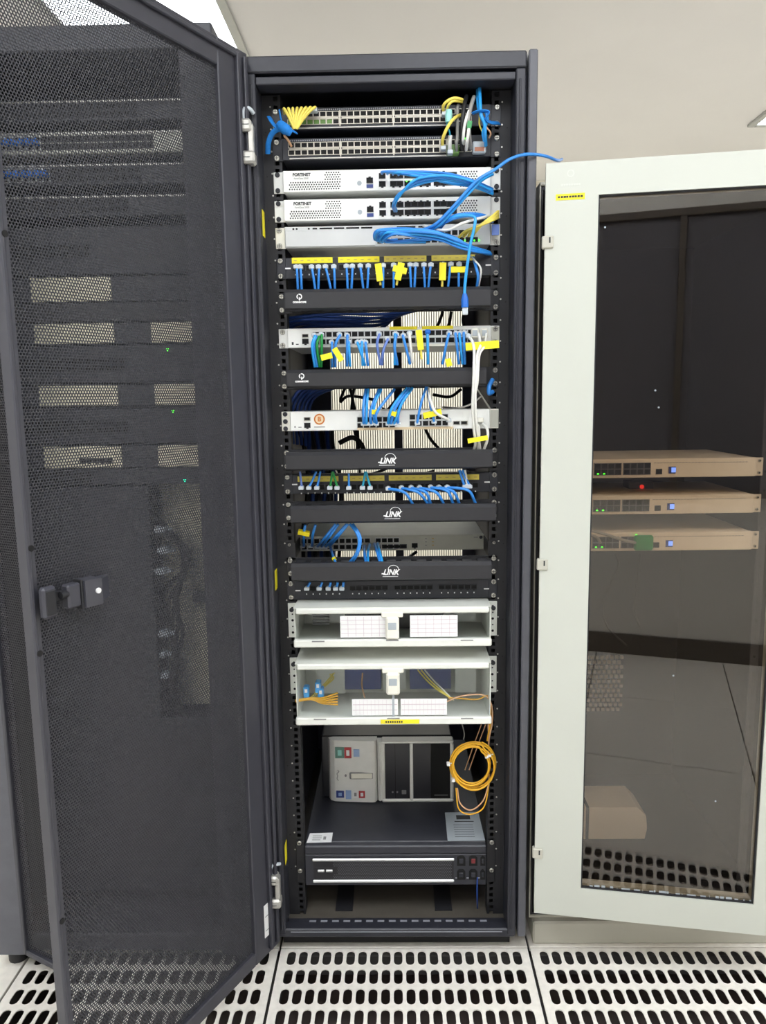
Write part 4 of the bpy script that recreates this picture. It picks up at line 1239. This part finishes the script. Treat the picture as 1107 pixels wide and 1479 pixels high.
bb = B(); bb.add([p + s * u + np.array([0, y, 0]) for p in (P, Q2) for s in (-1, 1) for y in (-1.2, 1.2)], [(0, 1, 3, 2), (4, 6, 7, 5), (0, 4, 5, 1), (2, 3, 7, 6), (0, 2, 6, 4), (1, 5, 7, 3)])
solo('cable_tag', bb, 'yellow_tape', 'yellow tag around the white cables below the router', 'tag', tuple((P + Q2) / 2))
cable([(688, 560, -30), (698, 575, -20), (708, 590, -8)], 'grey_cable', 'thin grey cable slanting down at the right behind the white cables', 2.0)
cable([(696, 572, -24), (680, 584, -30), (662, 589, -20), (640, 588, 60)], 'grey_cable', 'thin grey cable curving along above the router', 2.0)

# router cables (climbing into the second manager)
R_ = [(525.5, 612, 528.5, 562, [(525, 590, -52)]), (529.5, 612, 532, 562, [(530, 588, -50)]), (536, 612, 548, 562, [(536, 592, -52)]), (541, 610, 551, 562, [(541, 586, -52)]), (544, 612, 570, 562, [(545, 595, -54)]), (561, 612, 588, 560, [(566, 590, -56)]), (565, 612, 592, 560, [(572, 588, -54)]), (570, 612, 596, 560, [(580, 584, -52)]), (575, 611, 590, 561, [(577, 592, -48)])]
for i, (a, c, d, e, md) in enumerate(R_):
    drop(a, c, d, e, -11, 'sky_cable' if i % 2 else 'blue_cable', f'blue cable climbing from the middle ports of the white router, {ORD[i]} from the left', out=28, yend=-34, mid=md, r=3.2, tag=[(.6, 'yellow_tape', 10, 13)] if i in (3, 6) else None)
drop(603, 611, 615.7, 559, -11, 'blue_cable', 'blue cable climbing steeply from the right ports of the router, left one', out=28, yend=-34, mid=[(608, 585, -48)], r=2.8)
drop(627, 609, 617.5, 559, -11, 'blue_cable', 'blue cable climbing steeply from the right ports of the router, right one', out=28, yend=-34, mid=[(622, 584, -48)], r=2.8, tag=[(.55, 'yellow_tape', 12, 40)])
drop(648, 607, 619, 560, -11, 'white_cable', 'white cable curving up from the right ports of the router', out=28, yend=-34, mid=[(630, 596, -50), (622, 578, -50)], r=3.2)

# lower patch panel
for i, (a, c, d, e, m) in enumerate(((436, 704, 433.5, 681, 'purple'), (447, 704, 457, 681, 'blue'), (458.5, 704, 463, 681, 'blue'), (477, 704, 480.5, 681, 'green'), (487.5, 704, 481, 681, 'green'), (504.5, 704, 504, 684, 'blue'), (524, 704, 528, 681, 'teal'), (535, 704, 529, 681, 'teal'))):
    drop(a, c, d, e, -6, m + '_cable', f'short {dict(purple="violet-blue", blue="blue", green="green", teal="teal blue")[m]} cable rising from the dull-striped patch panel, {ORD[i]} from its left end', out=24, yend=-30, r=2.6)
for i, (a, c, m1, d, e) in enumerate(((561, 705, (584, 711), 597, 729), (580, 704, (604, 711), 619.5, 729), (594, 703.5, (615, 711), 623, 729), (606, 703.5, (630, 711), 642, 729), (622, 703, (646, 709), 655, 728), (634, 703, (655, 710), 664, 728), (646, 703, (676, 708), 687.4, 727))):
    drop(a, c, d, e, -6, 'blue_cable', f'blue cable bending right and down from the dull-striped patch panel, {ORD[i]} from the left', out=26, yend=-34, r=3.3, mid=[(m1[0], m1[1], -50)])
for i, (a, c, d, e) in enumerate(((671, 702, 664, 679), (678, 702, 668, 679), (675, 701, 672, 679))):
    drop(a, c, d, e, -6, 'white_cable' if i == 2 else 'blue_cable', ('blue cable rising at the right end of the dull-striped patch panel, left one', 'blue cable rising at the right end of the dull-striped patch panel, right one', 'pale cable rising between two blue ones at the dull-striped patch panel')[i], out=24, yend=-30, r=3)

# grey switch cables
for i, (a, c, pts) in enumerate(((438, 788, [(439, 772, -20), (441, 758, -30)]), (450, 788, [(452, 772, -20), (456, 758, -30)]), (459, 789, [(470, 776, -26), (485, 757, -32)]), (465, 789, [(476, 775, -24), (489, 757, -32)]), (471, 789, [(485, 775, -26), (501, 757, -32)]), (477, 788, [(489, 774, -24), (503, 757, -32)]))):
    cable([(a, c, 74), (a + 1, c - 1, 46)] + pts, 'blue_cable', f'blue cable slanting up right from the set-back grey switch, {ORD[i]} from the left', 3.2, plug=RJ, tag=[(.8, 'yellow_tape', 12, 26)] if i == 0 else None)
cable([(477, 789, 74), (478, 792, 50), (481, 802, 0), (485, 813, -34)], 'blue_cable', 'blue cable dropping from the left half of the set-back grey switch', 3.0, tag=[(.93, 'yellow_tape', 8, 8)])
for i in range(2):
    cable([(506 + 4 * i, 757, -30), (515 + 3 * i, 769, -44), (519 + 2 * i, 782, -50), (515 + 2 * i, 799, -48), (504 + 4 * i, 814, -34)], 'blue_cable', f'blue cable looping like a bracket before the grey switch, {("left", "right")[i]} one', 3.2)
for i, (a, c, d) in enumerate(((527, 789, 528.5), (534, 787, 531.7), (541.5, 786, 549.6), (546, 786, 553))):
    cable([(a, c, 74), (a, c, 48), ((a + d) / 2 - 1, c + 10, 0), (d, 814, -34)], 'sky_cable' if i % 2 else 'blue_cable', f'blue cable dropping from the middle ports of the set-back grey switch, {ORD[i]} from the left', 3.2, plug=RJ)
# bottom patch panel plugs
for i, x in enumerate((444, 462, 475, 485.5, 494.5)):
    cable([(x, 848.5, -20), (x + 1.5, 846, -34), (x + 4 - i * .5, 841, -36)], 'blue_cable', f'short blue plug lead in the unlabelled patch panel, {ORD[i]} from the left', 3.0, plug=RJ)

# dark bundles and black power leads deep in the rack
for i in range(8):
    z = 454 + 2.6 * i
    cable([(412, z + 6 + i, 60 + 16 * i), (440, z + 3 - (i % 2) * 3, 40 + 18 * i), (490, z - 1 + (i % 3) * 2, 46 + 16 * i), (545, z + (i % 2) * 3, 60 + 16 * i), (588 - 3 * i, z - 3 - i * 1.2, 90 + 18 * i), (622 - 6 * i, 444, 160 + 16 * i)], 'dark_blue_cable', f'dark blue cable in the bundle behind the upper cable manager, {ORD[i]} from the top', 3.6)
for i in range(6):
    cable([(418 + 6 * i, 640 + i, 80 + 22 * i), (416 + 6 * i, 600, 70 + 22 * i), (424 + 6 * i, 575, 80 + 22 * i), (446 + 7 * i, 556 + i, 100 + 22 * i), (500 + 6 * i, 545, 160 + 22 * i)], 'dark_blue_cable', f'dark blue cable curving down behind the left of the router, {ORD[i]} from the left', 4.0)
for i in range(7):
    cable([(424 + 9 * i, 590 + 3 * i, 310 + 20 * i), (432 + 8 * i, 620, 310 + 18 * i), (440 + 7 * i, 650, 300 + 16 * i), (445 + 8 * i, 700, 300 + 16 * i), (438 + 9 * i, 770, 300 + 16 * i), (440 + 8 * i, 830, 300 + 16 * i)], 'dark_blue_cable' if i % 2 else 'black_cable', f'dark lead hanging in the left rear of the rack, {ORD[i]} from the left', 5.5)
for i, p in enumerate(([(500, 556, 500), (492, 580, 520), (505, 572, 500), (545, 578, 520)], [(512, 555, 480), (508, 600, 500), (516, 640, 500), (514, 668, 500)], [(505, 556, 470), (512, 590, 480), (518, 640, 480), (520, 690, 480)], [(490, 640, 420), (510, 632, 420), (524, 645, 430), (525, 668, 440)], [(572, 578, 400), (560, 592, 380), (552, 590, 380)], [(614, 618, 400), (622, 634, 420), (634, 648, 430)], [(640, 450, 500), (636, 462, 500), (630, 476, 500)], [(652, 450, 480), (650, 464, 480), (645, 478, 480)], [(672, 448, 460), (669, 462, 460), (672, 474, 460)], [(626, 570, 460), (650, 573, 480), (667, 562, 480)], [(568, 690, 420), (600, 688, 420), (628, 680, 420)], [(504, 690, 440), (540, 684, 440), (560, 676, 440)], [(590, 806, 300), (596, 801, 320), (602, 797, 330)])):
    cable(p, 'black_cable', ('black power lead seen through the rack gap, ' + ('crossing above the router', 'left upright above the router', 'second upright above the router', 'curling below the router', 'beside the blue router cables', 'slanting below the router ports', 'first upright above the white switch', 'second upright above the white switch', 'third upright above the white switch', 'curving high above the router ports', 'sagging above the dull striped panel', 'rising above the dull striped panel', 'slanting under the grey switch')[i]), 4.4 if i != 3 else 7, name='power_cable')
cable([(712, 548, -10), (707, 558, -20), (707, 568, -22), (712, 566, -12)], 'blue_cable', 'blue cable loop hanging at the right of the second cable manager', 5)
cable([(690, 1268, -30), (689.5, 1276, -24), (689.5, 1296, -14), (690, 1312, 20)], 'dark_blue_cable', 'thin blue lead hanging below the outlets of the power unit', 1.8)

# fibre leads in and out of the lower tray
for i in range(5):
    cable([(427, 1011 + i * .6, -40), (450, 1008 + .6 * i, -30), (466, 1008 + 2 * i, -36), (488, 1001 + 4.2 * i, -50)], 'fibre_yellow', f'yellow fibre lead fanning right at the left of the lower fibre tray, {ORD[i]} from top', 2.0)
for i in range(3):
    cable([(448 + 6 * i, 1008 - i, 0), (462 + 3 * i, 995 - i, 10), (476 + 3 * i, 980, 30), (483 - 3 * i, 972 + i, 50)], 'yellow_cable', f'pale yellow fibre lead slanting up inside the lower fibre tray, {ORD[i]} of three', 1.7)
for i in range(3):
    cable([(604 + 5 * i, 968, 40), (616 + 5 * i, 982, 10), (632 + 4 * i, 996, -20), (654 + i, 1010 + i, -40)], 'white_cable' if i == 2 else 'yellow_cable', f'fibre lead slanting down right inside the lower fibre tray, {ORD[i]} of three', 1.9)
cable([(524, 972, 40), (523, 990, 20), (527, 1007, -30)], 'peach_cable', 'pale fibre lead hanging in the middle of the lower fibre tray', 1.8)
cable([(644, 1014, -60), (664, 1006, -50), (690, 1003, -50), (704, 1007, -46), (711, 1022, -34), (711, 1045, -26), (707, 1065, -20), (706, 1080, -14)], 'peach_cable', 'orange fibre lead leaving the lower tray and falling to the coil', 1.9)
cable([(648, 1008, -50), (668, 1009, -44), (690, 1010, -40), (703, 1005, -36), (708, 1012, -30), (709, 1040, -24), (704, 1070, -16)], 'fibre_yellow', 'yellow fibre lead leaving the lower tray beside the orange one', 1.9)
for i, (x, y) in enumerate(((443, 999), (460, 992), (464, 1001))):
    c = at(x, y, -20); b = B(); b.box(c[0] - 6.5, c[0] + 6.5, -30, -8, c[2] - 12, c[2] + 14, 0, 2); b.box(c[0] - 3, c[0] + 3, -32, -30, c[2] + 2, c[2] + 10, 1)
    solo('fibre_connector', b, ['sky_cable', 'label_white'], ('blue fibre connector at the far left inside the lower tray', 'upper blue fibre connector inside the lower tray', 'lower blue fibre connector inside the lower tray')[i], 'connector', (c[0], -20, c[2] - 12))

# the yellow coil
cc = at(683, 1106, -30)
pts = []
turns = 7
for i in range(turns * 28 + 1):
    t_ = i / 28
    a = 2 * math.pi * t_ + 1.2
    rr = 50 + 5.5 * math.sin(t_ * 2.9) - 2.2 * (t_ % 3)
    pts.append((cc[0] + rr * math.cos(a) + 1.5 * math.sin(3 * t_), -30 + 7 * math.sin(t_ * 1.9) + 2 * math.cos(a * 2), cc[2] + rr * 1.12 * math.sin(a) + 3 * math.sin(t_ * 1.3)))
ct = thing('fibre_coil', 'coiled yellow fibre cable hanging from the right rail beside the computer', 'cable coil', cc)
b = B(); b.tube(pts, 2.3, 6); part('coil', b, 'fibre_yellow', ct)
for i, (dx, dz_, col) in enumerate(((0, 0, 'peach_cable'), (6, -10, 'fibre_yellow'))):
    P = [at(661 - 2 * i, 1138, -24), at(665 - 2 * i, 1160 + 8 * i, -26), at(680, 1170 + 6 * i, -28), at(697 + 2 * i, 1158 + 8 * i, -26), at(705 + i, 1136, -22), at(707, 1118, -16)]
    b = B(); b.tube(spline(P, 7), 1.7, 6); part('loose_loop', b, col, ct)
for x, y in ((707, 1090), (648, 1103), (655, 1126), (703, 1092)):
    c = at(x, y, -30); b = B(); b.box(c[0] - 4, c[0] + 4, -38, -24, c[2] - 3, c[2] + 3, 0, 1.2); b.box(c[0] - 1, c[0] + 9, -33, -31, c[2] + 1, c[2] + 2.4, 0); part('cable_tie', b, 'label_white', ct)
for i in range(2):
    cable([(696 + 6 * i, 1046, 60), (684 + 6 * i, 1078, 80), (672 + 6 * i, 1112, 100)], 'peach_cable', f'thin orange fibre lead slanting behind the yellow coil, {("left", "right")[i]} one', 1.5)
cable([(705.5, 1046, -20), (706.5, 1064, -18), (706, 1080, -16), (707, 1098, -10)], 'peach_cable', 'orange fibre lead falling straight to the yellow coil', 1.8)
cable([(668, 1046, 40), (671, 1060, 50), (670, 1068, 50)], 'grey_cable', 'thin grey lead hanging above the yellow coil', 1.6)

# ================================================================== LEFT NEIGHBOUR RACK (seen through the open door)
NX, NYF = -635.0, -115.0
nr = thing('server_rack', 'neighbouring tall black rack seen through the open perforated door', 'server rack', (NX, 400, FL))
NT = 428.0
b = B(); b.box(NX - 300, NX + 300, NYF, 900, 380, NT, 0, 3); part('top_panel', b, 'black_paint', nr)
for s in (-1, 1):
    b = B(); b.box(NX + s * 300, NX + s * 296, NYF + 4, 900, -1560, 380); part('side_panel', b, 'black_paint', nr)
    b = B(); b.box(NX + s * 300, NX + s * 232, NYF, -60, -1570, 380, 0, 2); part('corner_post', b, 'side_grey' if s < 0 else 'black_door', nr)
    c = B()
    for i in range(126): ring_cell(c, NX + s * 232.5, 380 - 15.875 * i, 8.4, 15.875 / 2, square(4.7), -2, 0, 0, 2)
    v2 = B(); v2.v = [(p[0], -p[2], p[1]) for p in c.v]; v2.f = [f[::-1] for f in c.f]; v2.m = c.m; v2.sm = c.sm
    v2.box(NX + s * 240.9, NX + s * 262, 0, 2, -1600, 388); v2.box(NX + s * 222, NX + s * 224, 0, 30, -1555, 380)
    part('mounting_rail', v2, 'black_paint', nr)
b = B(); b.box(NX - 295, NX + 295, NYF + 6, 890, -1564, -1520, 0, 3); part('base', b, 'black_door', nr)
b = B()
for x in (-270, 270):
    for y in (-70, 850): b.cyl((NX + x, y, FL), 'z', 22, 52, 12)
part('foot', b, 'black_matte', nr)
b = B(); b.box(NX - 296, NX + 296, 880, 900, -1520, 380); part('rear_panel', b, 'black_matte', nr)
# its own perforated leaf, ajar
A2 = math.radians(-28)
LW = 135.0
leaf = B()
leaf.box(0, 12, 0, 20, -1562, 380, 0, 2); leaf.box(LW - 6, LW, 0, 14, -1562, 380, 0, 1); leaf.box(12, LW - 6, 0, 20, 364, 380, 0, 2); leaf.box(12, LW - 6, 0, 20, -1562, -1548, 0, 2)
lo = bpy.data.objects.new('door', mesh_of('neighbour_door', leaf, 'black_door')); COL.objects.link(lo); lo.parent = nr
lo.location = ((-867 - NX) * .001, (-122 - 400) * .001, 1.610); lo.rotation_euler = (0, 0, A2)
V, Q = perf_sheet(8, LW - 4, -1550, 366, 6.2, 2.5, 8, 9, False)
raw_child('mesh_panel', np_mesh('neighbour_mesh', V, Q, 'black_mesh'), lo, 'stuff')


def ngear(name, label, cat, z0, z1, x0, x1, mface, n_ports=0, plug=0, ledpx=None, ledm='led_green', bezel=None, group=None):
    t = thing(name, label, cat, (NX, 0, z0), group)
    b = B(); b.box(x0, x1, -8, 110, z0, z1, 0, 2); part('body', b, mface, t)
    for s, xx in ((-1, x0), (1, x1)):
        if (s < 0 and x0 < NX - 215) or (s > 0 and x1 > NX + 215):
            e = B(); e.box(NX + s * 218, NX + s * 241, -2.6, -.2, z0, z1); part('ear', e, mface, t)
    for i in range(n_ports):
        x = x0 + 40 + i * 15
        for z in ((z0 + z1) / 2 + 7, (z0 + z1) / 2 - 8): inst('port', PORT if i >= plug else PORT_W, t, (x, -8, z))
    if plug:
        for i in range(plug):
            bb = B(); bb.box(x0 + 34 + i * 15, x0 + 46 + i * 15, -26, -8, (z0 + z1) / 2 - 6, (z0 + z1) / 2 + 6, 0, 2); part('plug', bb, 'boot_blue', t)
    if bezel:
        bb = B(); bb.box(x0 + 4, x1 - 4, -10, -8, z1 - 6, z1 - 2, 0, .8); part('bezel_strip', bb, 'zinc', t)
    if ledpx:
        c = at(ledpx[0], ledpx[1], -10); led(t, c[0], -9, c[2], ledm, 3.2)
    return t


A, Bx = NX - 219, NX + 219
ngear('network_switch', 'top black switch behind the perforated door', 'network switch', 288, 331, A, Bx, 'gear_black', 20, 0, bezel=True)
ngear('network_switch', 'second switch behind the perforated door, with a silver edge', 'network switch', 224, 268, A, Bx, 'grey_gear', 22, 6, bezel=True)
ngear('network_switch', 'third switch behind the perforated door, with blue plugs', 'network switch', 160, 204, A, Bx, 'gear_black', 20, 7, bezel=True)
ngear('network_switch', 'fourth switch behind the perforated door', 'network switch', 96, 140, A, Bx, 'gear_black', 18, 0, bezel=True)
ngear('patch_bay', 'fifth unit behind the perforated door, with a green light', 'patch panel', -24, 76, A, Bx, 'gear_black', 12, 0, (276, 379), group=None)
ngear('cable_manager', 'narrow black manager below the first bright gap of the neighbouring rack', 'cable manager', -124, -83, A, Bx, 'manager_black')
ngear('network_switch', 'black unit with a green light between the second and third bright gaps', 'network switch', -256, -175, A, Bx, 'gear_black', 16, 0, (242, 505))
ngear('network_switch', 'black unit with a green light between the third and fourth bright gaps', 'network switch', -390, -312, A, Bx, 'gear_black', 16, 0, (250, 594))
ngear('network_switch', 'black unit with a teal light below the fourth bright gap', 'network switch', -482, -446, A, Bx, 'gear_black', 10, 0, (267, 694), 'led_teal')
ngear('storage_unit', 'tall black equipment block low in the neighbouring rack', 'equipment', -1035, -486, A, NX + 88, 'gear_black')
ngear('equipment_block', 'wide black panel at the bottom of the neighbouring rack', 'panel', -1480, -1036, A, Bx, 'gear_black')
for k, (zb_, zt_, nm, right) in enumerate(((-83, -26, 'first', 0), (-173, -124, 'second', 1), (-309, -258, 'third', 1), (-446, -392, 'fourth', 1))):
    t = thing('network_switch', f'unit with pale beige faces behind the perforated door, {nm} from the top of four', 'network switch', (NX, 0, zb_))
    b = B(); b.box(A, Bx, -4, 110, zb_ + 2, zt_ - 2, 0, 1.5); part('body', b, 'gear_black', t)
    b = B(); b.box(-778, -602, -9, -4, zb_ + 3, zt_ - 3, 0, 1.2); part('beige_face', b, 'beige_slat', t)
    if right:
        b = B(); b.box(-520, -417, -9, -4, zb_ + 3, zt_ - 3, 0, 1.2); part('beige_face', b, 'beige_slat', t)
        for i in range(5): inst('port', PORT_D, t, (-690 + 15 * i, -9, (zb_ + zt_) / 2 - 8)) if k == 3 else None
t = thing('grille_panel', 'tall beige louvred panel with plugs and leads low in the neighbouring rack', 'panel', (-470, 60, -1030))
b = B(); b.box(-545, -412, 62, 110, -1032, -488, 0, 1); part('backing', b, 'beige_slat', t)
LOUV = B(); LOUV.box(-64, 64, -5, 0, -3, 3, 0, 1); LOUV = mesh_of('louvre', LOUV, 'beige_slat')
for k in range(50): inst('louvre', LOUV, t, (-478, 62, -1024 + 10.6 * k))
b = B(); b.box(-470, -412, 30, 57, -768, -745, 0, 2); part('bracket', b, 'gear_black', t)
for i in range(5):
    cable([(226 + 3 * i, 742 + 8 * i, 44 - 12 * i), (250 + 6 * i, 775 + 6 * i, 44 - 12 * i), (272 - 5 * i, 815 + 12 * i, 44 - 12 * i), (236 + 7 * i, 860 + 14 * i, 44 - 12 * i), (258 - 3 * i, 950 + 10 * i, 44 - 12 * i), (240 + 8 * i, 1036, 44 - 12 * i)], 'black_cable', f'black lead hanging in the bright lower gap of the neighbouring rack, {ORD[i]} of five', 5)
for i in range(6):
    c = at(232 + 5 * (i % 2), 765 + 30 * i + (i > 2) * 60, 10); b = B(); b.box(c[0] - 14, c[0] + 14, 0, 30, c[2] - 7, c[2] + 7, 0, 3); b.box(c[0] + 14, c[0] + 26, 8, 22, c[2] - 4, c[2] + 4, 0, 2)
    solo('power_plug', b, 'label_grey', f'grey power plug in the lower gap of the neighbouring rack, {ORD[i]} from the top', 'plug', (c[0], 10, c[2] - 7))

# ================================================================== CREAM CABINET WITH GLASS DOOR
cabx0, cabx1 = 322.0, 918.0
cab = thing('network_cabinet', 'cream cabinet with a dark glass door, beside the open black rack', 'cabinet', (620, 330, FL))
CT, CB = 140.0, -1545.0
b = B()
b.box(cabx0, cabx0 + 3, -14, 690, CB, CT); b.box(cabx1 - 3, cabx1, -14, 690, CB, CT)
b.box(cabx0, cabx1, -14, 690, CT, CT + 8, 0, 2); b.box(cabx0, cabx1, 686, 690, CB, CT)
b.box(cabx0, cabx1, -14, 690, CB - 6, CB, 0, 1)
part('body', b, 'cream_side', cab)
b = B(); b.box(cabx0 + 4, cabx0 + 8, -10, 680, CB, CT - 2); b.box(cabx1 - 8, cabx1 - 4, -10, 680, CB, CT - 2); b.box(cabx0 + 8, cabx1 - 8, 676, 684, CB, CT - 2); b.box(cabx0 + 8, cabx1 - 8, -10, 676, CB + .5, CB + 6); b.box(cabx0 + 8, cabx1 - 8, -10, 680, CT - 8, CT - 2)
part('lining', b, 'black_inner', cab)
b = B(); b.box(cabx0 + 8, cabx1 - 8, -30, 670, FL, CB - 6, 0, 4); part('plinth', b, 'cream_side', cab)
for s, x in ((-1, 379), (1, 861)):
    b = B(); b.box(x - 6 if s > 0 else x - 14, x + 14 if s > 0 else x + 6, 62, 66, CB + 6, CT - 8)
    for i in range(36): b.cyl((x + s * 4, 61.8, CT - 40 - 44.45 * i), 'y', 3, .3, 8, 1)
    part('mounting_rail', b, ['black_paint', 'hole_black'], cab)
# door: turned 9 degrees about its left edge
CA = math.radians(-9)
cd = B()
HY_ = -110.0
KD = (HY_ - CY) / (-70.0 - CY)
def kz(z): return CZ + (z - CZ) * KD
u0, u1, z0, z1, g0, g1, h0, h1 = 0, 584 * KD, kz(-1497), kz(168), 105 * KD, 479 * KD, kz(-1425), kz(102)
cd.box(u0, g0, 0, 40, z0, z1); cd.box(g1, u1, 0, 40, z0, z1); cd.box(g0, g1, 0, 40, h1, z1); cd.box(g0, g1, 0, 40, z0, h0)
cdo = bpy.data.objects.new('door', mesh_of('glass_door', cd, 'cream_paint')); COL.objects.link(cdo); cdo.parent = cab
cdo.location = ((CX + (324 - CX) * KD - 620) * .001, (HY_ - 330) * .001, 1.610); cdo.rotation_euler = (0, 0, CA)
def cpart(name, b, mats, label=None): return raw_child(name, mesh_of(name, b, mats), cdo, None, label)
b = B(); b.box(g0 - 4, g1 + 4, 10, 14, h0 - 4, h1 + 4); cpart('glass', b, 'tinted_glass', 'dark tinted glass')
b = B(); b.frame(g0 - 1, g1 + 1, h0 - 1, h1 + 1, 4, 4, 10); cpart('glass_seal', b, 'black_matte')
for z in (kz(14), kz(-662), kz(-1344)):
    b = B(); b.box(-6, 17, -5, 10, z - 12, z + 12, 0, 2); b.box(8, 11, -5.6, -5, z - 2, z + 9, 1); cpart('door_hinge', b, ['cream_side', 'ink_dark'], 'small grey hinge block')
b = B(); b.box(20, 76, -.8, 0, kz(95), kz(107)); cpart('yellow_sticker', b, 'yellow_tape', 'yellow printed sticker')
b = B()
for k in range(9): b.box(24 + k * 5.4, 28 + k * 5.4 + (k % 3) * .5, -1.1, -.8, kz(99), kz(103), 0)
cpart('sticker_print', b, 'ink_dark')
b = B()
for k in range(8): b.box(30 + k * 4.8, 33.6 + k * 4.8, -.5, 0, kz(122), kz(126), 0)
b.cyl((48, -.5, kz(146)), 'y', 7, .5, 20); b.cyl((48, -.7, kz(146)), 'y', 5.2, .3, 20, 1); cpart('emblem', b, ['cream_emboss', 'cream_paint'], 'faint embossed round emblem')
b = B()
for x, z in ((120, 40), (230, -290), (238, -325), (290, -905), (390, -1190)): b.cyl((x * KD, 9.2, kz(z)), 'y', 2.0, .4, 8)
for k in range(26): b.box(g0 + 20 + k * 14 + 4 * math.sin(k * 5), g0 + 27 + k * 14 + 5 * math.sin(k * 3), 8, 10, h0 + 3, h0 + 5 + 2 * (math.sin(k * 7) > .3))
cpart('glass_specks', b, 'label_grey')['kind'] = 'stuff'


# beige switches in the cabinet
def beige_switch(zc, label, cables):
    t = thing('network_switch', label, 'network switch', (616, 60, zc - 21), 'beige switches in the cream cabinet')
    b = B(); b.box(396, 838, 66, 330, zc - 21.5, zc + 21.5, 0, 1.5); part('body', b, 'beige_gear', t)
    b = B(); b.box(394, 840, 54, 66, zc - 21.8, zc + 21.8, 0, 1.5); part('front_panel', b, 'beige_gear', t)
    for s in (-1, 1):
        b = B(); b.box(616 + s * 222, 616 + s * 242, 59, 61.6, zc - 21, zc + 21, 0, .8); part('ear', b, 'beige_gear', t)
        inst('screw', SCREW_S, t, (616 + s * 233, 59, zc + 14)); inst('screw', SCREW_S, t, (616 + s * 233, 59, zc - 14))
    for g, x0 in enumerate((402, 469, 536)):
        bz = B(); bz.box(x0 - 1, x0 + 63, 53, 54, zc - 15, zc + 13); part('port_bezel', bz, 'ink_grey', t)
        for i in range(4):
            for z in (zc + 6, zc - 8): inst('port', PORT, t, (x0 + 8 + 15.6 * i, 53, z))
    inst('port', PORT, t, (618, 54, zc - 8))
    b = B(); b.box(640, 656, 52.6, 54, zc - 13, zc + 3); b.box(646, 656, 52, 52.8, zc - 10, zc + 1, 1); part('display', b, ['sticker_navy', 'led_blue'], t, 'lit blue display')
    b = B()
    for k in range(30): b.box(606 + k * 7.2, 611 + k * 7.2, 53.6, 54, zc + 11, zc + 12.6)
    part('vent_slots', b, 'ink_grey', t, kind='stuff')
    for x, z in ((478, zc - 12), (492, zc - 12)): led(t, x, 53, z, 'led_green', 2.6)
    return t


beige_switch(-466, 'top one of three beige switches behind the dark glass', 0)
beige_switch(-551, 'middle one of three beige switches behind the dark glass', 0)
s3 = beige_switch(-638, 'lowest of three beige switches behind the dark glass, with grey leads', 3)
led(s3, 570, 50, -622, 'led_green', 3); led(s3, 576, 50, -648, 'led_green', 3)
for i, p in enumerate(([(850, 765, 30), (875, 772, 20), (900, 780, 24), (918, 784, 40)], [(846, 772, 30), (862, 776, 16), (868, 784, 30)], [(890, 800, 40), (893, 820, 30), (872, 870, 40), (878, 905, 60), (905, 932, 120)], [(926, 800, 40), (920, 850, 36), (916, 880, 50), (925, 905, 80)])):
    cable(p, 'grey_cable' if i < 2 else 'black_cable', f'{"grey" if i < 2 else "dark"} lead at the lowest beige switch behind the glass, {ORD[i]} from the top', 3.4 if i < 2 else 2.4)
b = B(); c = at(930, 784, 46); b.box(c[0] - 22, c[0] + 22, 40, 53, c[2] - 18, c[2] + 18, 0, 4); solo('network_plug', b, 'green_cable', 'green plug cluster on the lowest beige switch behind the glass', 'plug', (c[0], 46, c[2] - 18))
c = at(928, 703, 180); b = B(); b.cyl((c[0], 180, c[2]), 'y', 5, 4, 10); b.box(c[0] - 30, c[0] + 30, 184, 240, c[2] - 14, c[2] + 12, 1, 2); solo('power_strip', b, ['led_red', 'black_inner'], 'dark unit with a red light between the beige switches', 'power strip', (c[0], 180, c[2] - 14))
# perforated panel and pale box low in the cabinet
b = B()
xa, za = at(846, 943, 640)[0], at(846, 943, 640)[2]; xb, zb = at(904, 1032, 640)[0], at(904, 1032, 640)[2]
for i in range(int((xb - xa) / 16)):
    for j in range(int((za - zb) / 16)): b.box(xa + 16 * i + (8 if j % 2 else 0), xa + 16 * i + 10 + (8 if j % 2 else 0), 668, 676, zb + 16 * j, zb + 16 * j + 10)
part('vent_panel', b, 'beige_gear', cab, 'beige perforated vent', kind='stuff')
c0, c1 = at(838, 1163, 300), at(938, 1121, 300)
b = B(); zz = CB + 6.6
t = thing('cardboard_box', 'pale box with a dark strap on the cabinet floor behind the glass', 'box', ((c0[0] + c1[0]) / 2, 330, zz))
b.prism([(c0[0] - 40, zz), (c1[0] - 6, zz), (c1[0], zz + 30), (c1[0] - 4, zz + 70), (c1[0] - 30, zz + 96), (c0[0] - 40, zz + 96)], 'y', 300, 420); part('body', b, 'beige_gear', t)
b = B(); b.box(c0[0] + 18, c0[0] + 26, 298, 422, zz, zz + 97); part('strap', b, 'black_inner', t)
print('objects', len(bpy.data.objects), 'tris~', sum(len(o.data.polygons) for o in bpy.data.objects if o.type == 'MESH') * 2)
